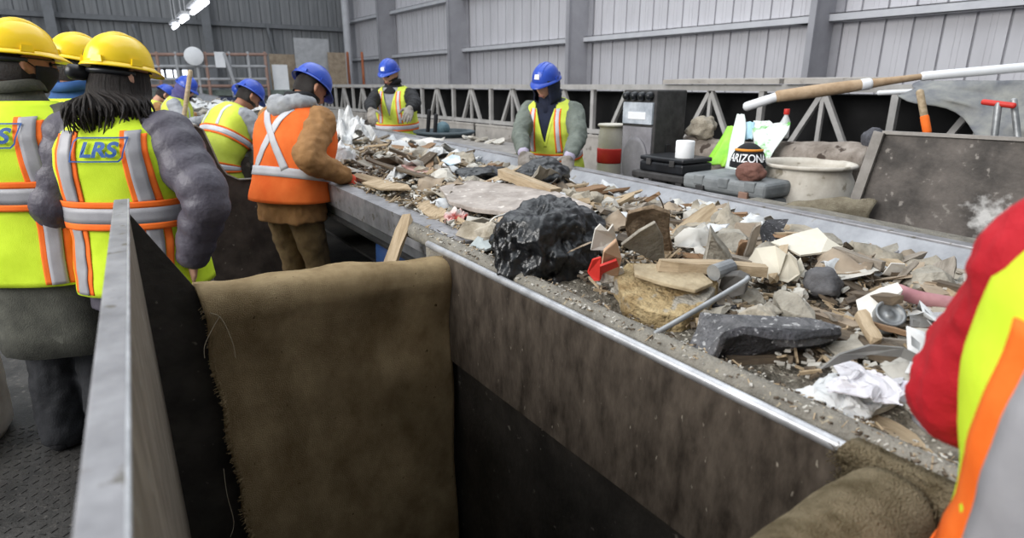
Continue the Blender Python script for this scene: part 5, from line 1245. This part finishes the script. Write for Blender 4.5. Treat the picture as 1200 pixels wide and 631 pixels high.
# tarp draped over the truss at right
V = []; F = []; n1, n2 = 50, 18; m_tarp = mat('grey_blue_tarp', '#6c6e74', '#94948f', 5, .7, .1, 30)
for i in range(n1+1):
    t = i/n1
    for j in range(n2+1):
        v = j/n2; y = lerp(2.35, -.6, t); dp = .62*sst(0, .45, t)+.12
        x = 5.9-.12*math.sin(v*2.2)-.25*v*v; z = 1.63-v*dp
        d = .06*math.sin(t*34+v*3+1.5*noise.noise(Vector((t*5, v*3, 0))))*v+.05*noise.noise(Vector((t*9, v*4, 1)))
        V.append((x+d, y+.03*math.sin(v*7), z+d*.3))
for i in range(n1):
    for j in range(n2): F.append((i*(n2+1)+j, (i+1)*(n2+1)+j, (i+1)*(n2+1)+j+1, i*(n2+1)+j+1))
o = MB().add(V, F).build('tarp', m_tarp, None, True, fix=False); solid(o, .006, 0); tag(o, 'grey-blue tarp bunched over the truss at the right edge', 'tarp')
blob('dark_bundle', 'dark grey bag behind the far bunker corner', 'bag', Vector((4.02, 1.80, 1.26)), (.07, .08, .075), mat('charcoal_bag', '#3f3f44', '#56565c', 6, .7), 71, .3)
# tools standing behind the right bunker
def tool(name, label, a, b_, xx, rad, parts, cat='tool'):
    p, q = PX(*a, xx), PX(*b_, xx); d = (q-p); foot = q+d.normalized()*((q.z-.02)/max(.2, -d.normalized().z)); e = thing(name, label, cat, (foot.x, foot.y, 0))
    for nm, t0, t1, k, m in parts: MB().tube([p+d*t0, (p+d*t1) if t1 <= 1 else foot], rad*k, 12).build(nm, m, e, True)
    return e, p, d
tool('broom', 'wooden broom handle with orange sleeve behind the far bunker', (1078, 108), (1087, 157), 3.6, .018, (('wooden_handle', 0, .62, 1, m_wood1), ('orange_sleeve', .6, .95, 1.15, m_oband), ('grey_shaft', .95, 9, .9, m_metal)))
e, p, d = tool('shovel', 'grey shovel shaft with red cross grip behind the far bunker', (1170, 122), (1165, 164), 3.6, .016, (('shaft', 0, 9, 1, m_metal),)); MB().tube([p+Vector((0, .06, .008)), p+Vector((0, -.06, -.006))], .014, 10).build('grip', m_redp, e, True)
tool('shovel', 'plain dark grey shaft right of the red-gripped shovel', (1188, 118), (1193, 165), 3.65, .015, (('shaft', 0, 9, 1, m_metal),))
# middle bunker plate with concave edge, tub and handles, further along the far side
def bunker_plate(label, xx, y0, y1, ztop, cat='bin'):
    pts = [(xx, y0, .0), (xx, y0, ztop)]+[(xx, y0+.12+(y1-y0-.12)*(1-math.cos(a)), lerp(ztop, .98, math.sin(a))) for a in [R(q) for q in (0, 15, 30, 45, 60, 75, 90)]]+[(xx, y1, .0)]
    e = thing('far_bunker', label, cat, (xx, (y0+y1)/2, 0)); MB().prism(pts, (.014, 0, 0)).build('back_plate', m_bplate, e)
    mb = MB()
    for a_, b2 in zip(pts[1:-1], pts[2:-1]): mb.bar(Vector(a_)+Vector((-.02, 0, 0)), Vector(b2)+Vector((-.02, 0, 0)), .05, .014, (1, 0, 0))
    mb.build('curved_flange', m_edge, e); return e
bunker_plate('mottled bunker plate with concave edge behind the navy-hooded sorter', 3.55, 4.35, 5.75, 1.40)
bunker_plate('grey bunker plate with concave edge beyond the black-jacketed sorter', 3.5, 8.1, 9.9, 1.42)
shm = MB().prism([(2.95, 4.2, zr(4.9)-.04), (3.5, 4.2, zr(4.9)-.04), (3.5, 5.9, zr(4.9)-.02), (2.95, 5.9, zr(4.9)-.02)], (0, 0, .02)).build('shelf_plate', m_edge); tag(shm, 'flat dusty shelf plate between rail and concave bunker plate', 'shelf')
MB().box((3.0, 4.3, 0), (3.05, 4.35, .98)).build('leg', m_edge, shm); MB().box((3.0, 5.7, 0), (3.05, 5.75, .98)).build('leg', m_edge, shm)
tb_ = thing('plastic_tub', 'dark teal plastic tub beyond the far rail', 'tub', (3.3, 6.0, 0)); m_teal = mat('dark_teal_plastic', '#3d474d', '#525d63', 6, .6)
MB().lathe([(.24, 0), (.30, 1.08), (.33, 1.085), (.33, 1.11), (.285, 1.11), (.26, .8), (.001, .8)], (3.3, 6.0, 0), 28, sy=1.15).build('tub', m_teal, tb_, True)
blob('teal_box', 'small teal box standing in the plastic tub', 'box', (3.3, 6.03, 1.13), (.08, .09, .08), mat('teal_box_plastic', '#4d6670', '#5f7a84', 6, .6), 77, .12, 0, 2)
for i, (a_, b2) in enumerate((((503, 130), (497, 165)), ((511, 135), (506, 160)))):
    tt = MB().tube([PX(*a_, 3.12), PX(*b2, 3.12)-Vector((0, 0, .3))], .022, 10).build('crowbar', m_blk, None, True); tag(tt, ('black tool handle leaning at the tub', 'shorter black tool handle beside the tub')[i], 'tool')
for i in range(5):
    q = PX(548+i*9, 174-(i % 2)*5, 3.3); put(chip_mesh(.09, .02, 200+i), 'rubble_chunk', 'pale rubble chunk on the shelf plate, %s from the left' % ('first', 'second', 'third', 'fourth', 'fifth')[i], 'rubble', Vector((q.x, q.y, zr(4.9)+.02)), (.2, .3, i), m_dry, False, 'rubble chunks on the shelf plate')
# ------------------------------------------------------------------ second sorting bin, behind the orange vest
b2_ = thing('sorting_bin', 'second dark steel sorting bin behind the orange-vested sorter', 'bin', (.8, 4.5, 0))
m_dbr = mat('dark_brown_bin_plate', '#2e2825', '#4a423d', 6, .55, .1, 40, .15, speck=(26, .68, '#7a736b'))
pts = [PY(*q, 4.6) for q in ((229, 148), (238, 153), (247, 172), (256, 192), (266, 205), (280, 211), (300, 210), (345, 206))]
pts = [Vector((pts[0].x, 4.6, .02))]+pts+[Vector((pts[-1].x, 4.6, .02))]
MB().prism(pts, (0, .014, 0)).build('end_plate', m_dbr, b2_)
lp = pts[1]; MB().prism([(lp.x, 4.6, .02), (lp.x, 4.6, lp.z), (lp.x-.02, 5.6, lp.z+.02), (lp.x-.02, 5.6, .02)], (-.03, 0, 0)).build('side_wall', m_dbr, b2_)
MB().bar((lp.x-.015, 4.59, lp.z+.006), (lp.x-.035, 5.6, lp.z+.026), .05, .012).build('edge_bar', m_edge, b2_)
mb = MB()
for q0, q1 in zip(pts[1:-1], pts[2:-1]): mb.bar(q0+Vector((0, -.002, .004)), q1+Vector((0, -.002, .004)), .03, .008)
mb.build('rubbed_edge', m_edge, b2_)
MB().prism([(lp.x, 5.6, .02), (1.15, 5.6, .02), (1.15, 5.6, 1.0), (lp.x, 5.6, 1.0)], (0, .014, 0)).build('end_plate', m_bplate, b2_)
# under the conveyor: blue drum and leaning offcut
drum('plastic_drum', 'blue plastic drum under the conveyor behind the carpet', (1.56, 3.15, 0), .27, .76, mat('blue_plastic', '#2c4f8c', '#3b62a2', 6, .5), open_=False)
ch = MB()
for i in range(14):
    p = Vector((1.30, 3.02, .80-.028*i)); ch.tube([p+Vector((0, .008*math.cos(a), .014*math.sin(a))) if i % 2 else p+Vector((.008*math.cos(a), 0, .014*math.sin(a))) for a in [2*math.pi*k/8 for k in range(9)]], .003, 5, caps=False)
o = ch.build('chain', m_steel, None, True); tag(o, 'thin steel chain hanging under the conveyor rail', 'chain')
me = plank_mesh(.42, .07, .015, 301, .2); o = put(me, 'wood_offcut', 'pale wood offcut leaning under the dusty pipe end', 'wood', DP(462, 288, 2.55)+Vector((0, .03, -.08)), (0, R(-62), R(20)), m_wood1)
# wooden shovel handle near the visitors
hd = thing('shovel', 'upright wooden shovel handle between visitors and far sorters', 'tool', (DP(214, 140, 4.9).x, DP(214, 140, 4.9).y, 0))
p, q = DP(223, 84, 4.9), DP(215, 142, 4.9); MB().tube([p, q, q+(q-p)*1.2], .019, 10).build('wooden_handle', m_wood1, hd, True)
MB().prism([q+(q-p)*1.2+Vector((-.1, 0, 0)), q+(q-p)*1.2+Vector((.1, 0, 0)), Vector((q.x+.09, q.y, .02)), Vector((q.x-.09, q.y, .02))], (0, .01, 0)).build('blade', m_metal, hd)
# ------------------------------------------------------------------ far end: railing, signs, boards, strip lights
m_org = mat('faded_orange_paint', '#93766b', '#a4877b', 5, .7); m_gal = mat('galvanised_rail', '#a2a3a6', '#b4b5b8', 5, .6)
rg = thing('guard_railing', 'orange and grey guard railing at the far end of the hall', 'railing', (PY(240, 99, 22).x, 22, 0))
for py, m in ((64, m_org), (78, m_gal), (93, m_gal), (101, m_org)):
    MB().tube([PY(176, py, 22), PY(312, py, 22)], .05, 8).build('rail', m, rg, True)
for px, m in ((183, m_org), (205, m_gal), (229, m_gal), (240, m_org), (268, m_gal), (290, m_gal), (310, m_org)):
    t = PY(px, 62, 22); MB().tube([t, Vector((t.x, 22, 0))], .05, 8).build('post', m, rg, True)
MB().bar(PY(262, 62, 21.8), PY(276, 103, 21.8), .14, .08).build('inclined_strut', m_gal, rg)
wk = MB().box((PY(176, 99, 22).x-1, 22.2, 1.25), (10.0, 24.2, 1.42)); o = wk.build('walkway', mat('green_grey_steel', '#6f7a74', '#858f89', 5, .7)); tag(o, 'raised green-grey walkway deck across the end of the hall', 'walkway')
for x in (1.0, 4.0, 7.0, 10.0): MB().box((x-.08, 22.4, 0), (x+.08, 22.6, 1.25)).build('post', m_gal, o)
for i in range(2):
    pass
sg = MB().lathe([(.001, 0), (.27, 0), (.28, .02), (.27, .03), (.001, .03)], (0, 0, 0), 28).map(lambda v: Vector((PY(227, 66, 21.8).x+v.x, 21.8-v.z, PY(227, 66, 21.8).z+v.y))).build('round_sign', m_white, None, True); tag(sg, 'round white disc sign hanging on the far railing', 'sign')
a = PY(253, 79, 21.8); b_ = PY(262, 61, 21.8); sg = MB().box((a.x, 21.76, a.z), (b_.x, 21.79, b_.z)).build('white_sign', m_white); tag(sg, 'small white rectangular sign on the far railing', 'sign')
for i, (x0, y0, x1, y1, m, lb) in enumerate(((318, 92, 345, 64, m_card, 'brown plywood board left of the orange vest, far end'), (346, 72, 384, 46, m_gal, 'pale grey board behind the orange-vested sorter, far end'), (386, 92, 404, 62, m_card, 'brown plywood board right of the orange vest, far end'), (320, 92, 336, 76, m_white, 'white notice leaning before the plywood board, far end'))):
    a = PY(x0, y0, 23-.2*i); b_ = PY(x1, y1, 23-.2*i); o = MB().box((a.x, a.y-.04, 1.42), (b_.x, a.y, b_.z)).build('board', m); tag(o, lb, 'board')
for i, px in enumerate((407, 424)):
    t = PY(px, 62, 23); e = thing('orange_post', ('first', 'second')[i]+' orange safety post by the end wall corner', 'post', (t.x, 23, 1.42)); MB().tube([Vector((t.x, 23, 1.43)), t], .05, 10).build('post', mat('muted_orange', '#a8603f', '#b87150', 5, .7), e, True); MB().lathe([(.2, 0), (.2, .03), (.09, .06)], (t.x, 23, 1.421), 16).build('foot', m_blk, e, True)
m_tube = emis('lit_tube', '#f5f8ff', 4.0)
A_, B2 = DP(203, 33, 17), DP(243, 1, 10.5)
for i, (t0, t1) in enumerate(((.02, .18), (.34, .52), (.68, .98))):
    p, q = A_.lerp(B2, t0), A_.lerp(B2, t1); e = thing('strip_light', 'lit fluorescent strip light near the end wall, %s in the row' % ('farthest', 'middle', 'nearest')[i], 'light', p.lerp(q, .5))
    MB().tube([p, q], .05, 10).build('tube', m_tube, e, True); MB().bar(p+Vector((0, 0, .1)), q+Vector((0, 0, .1)), .22, .06).build('housing', m_gal, e)
    for k in (.15, .85): c = p.lerp(q, k); MB().tube([c+Vector((0, 0, .1)), c+Vector((0, 0, 3.5))], .012, 6).build('hanger', m_gal, e)
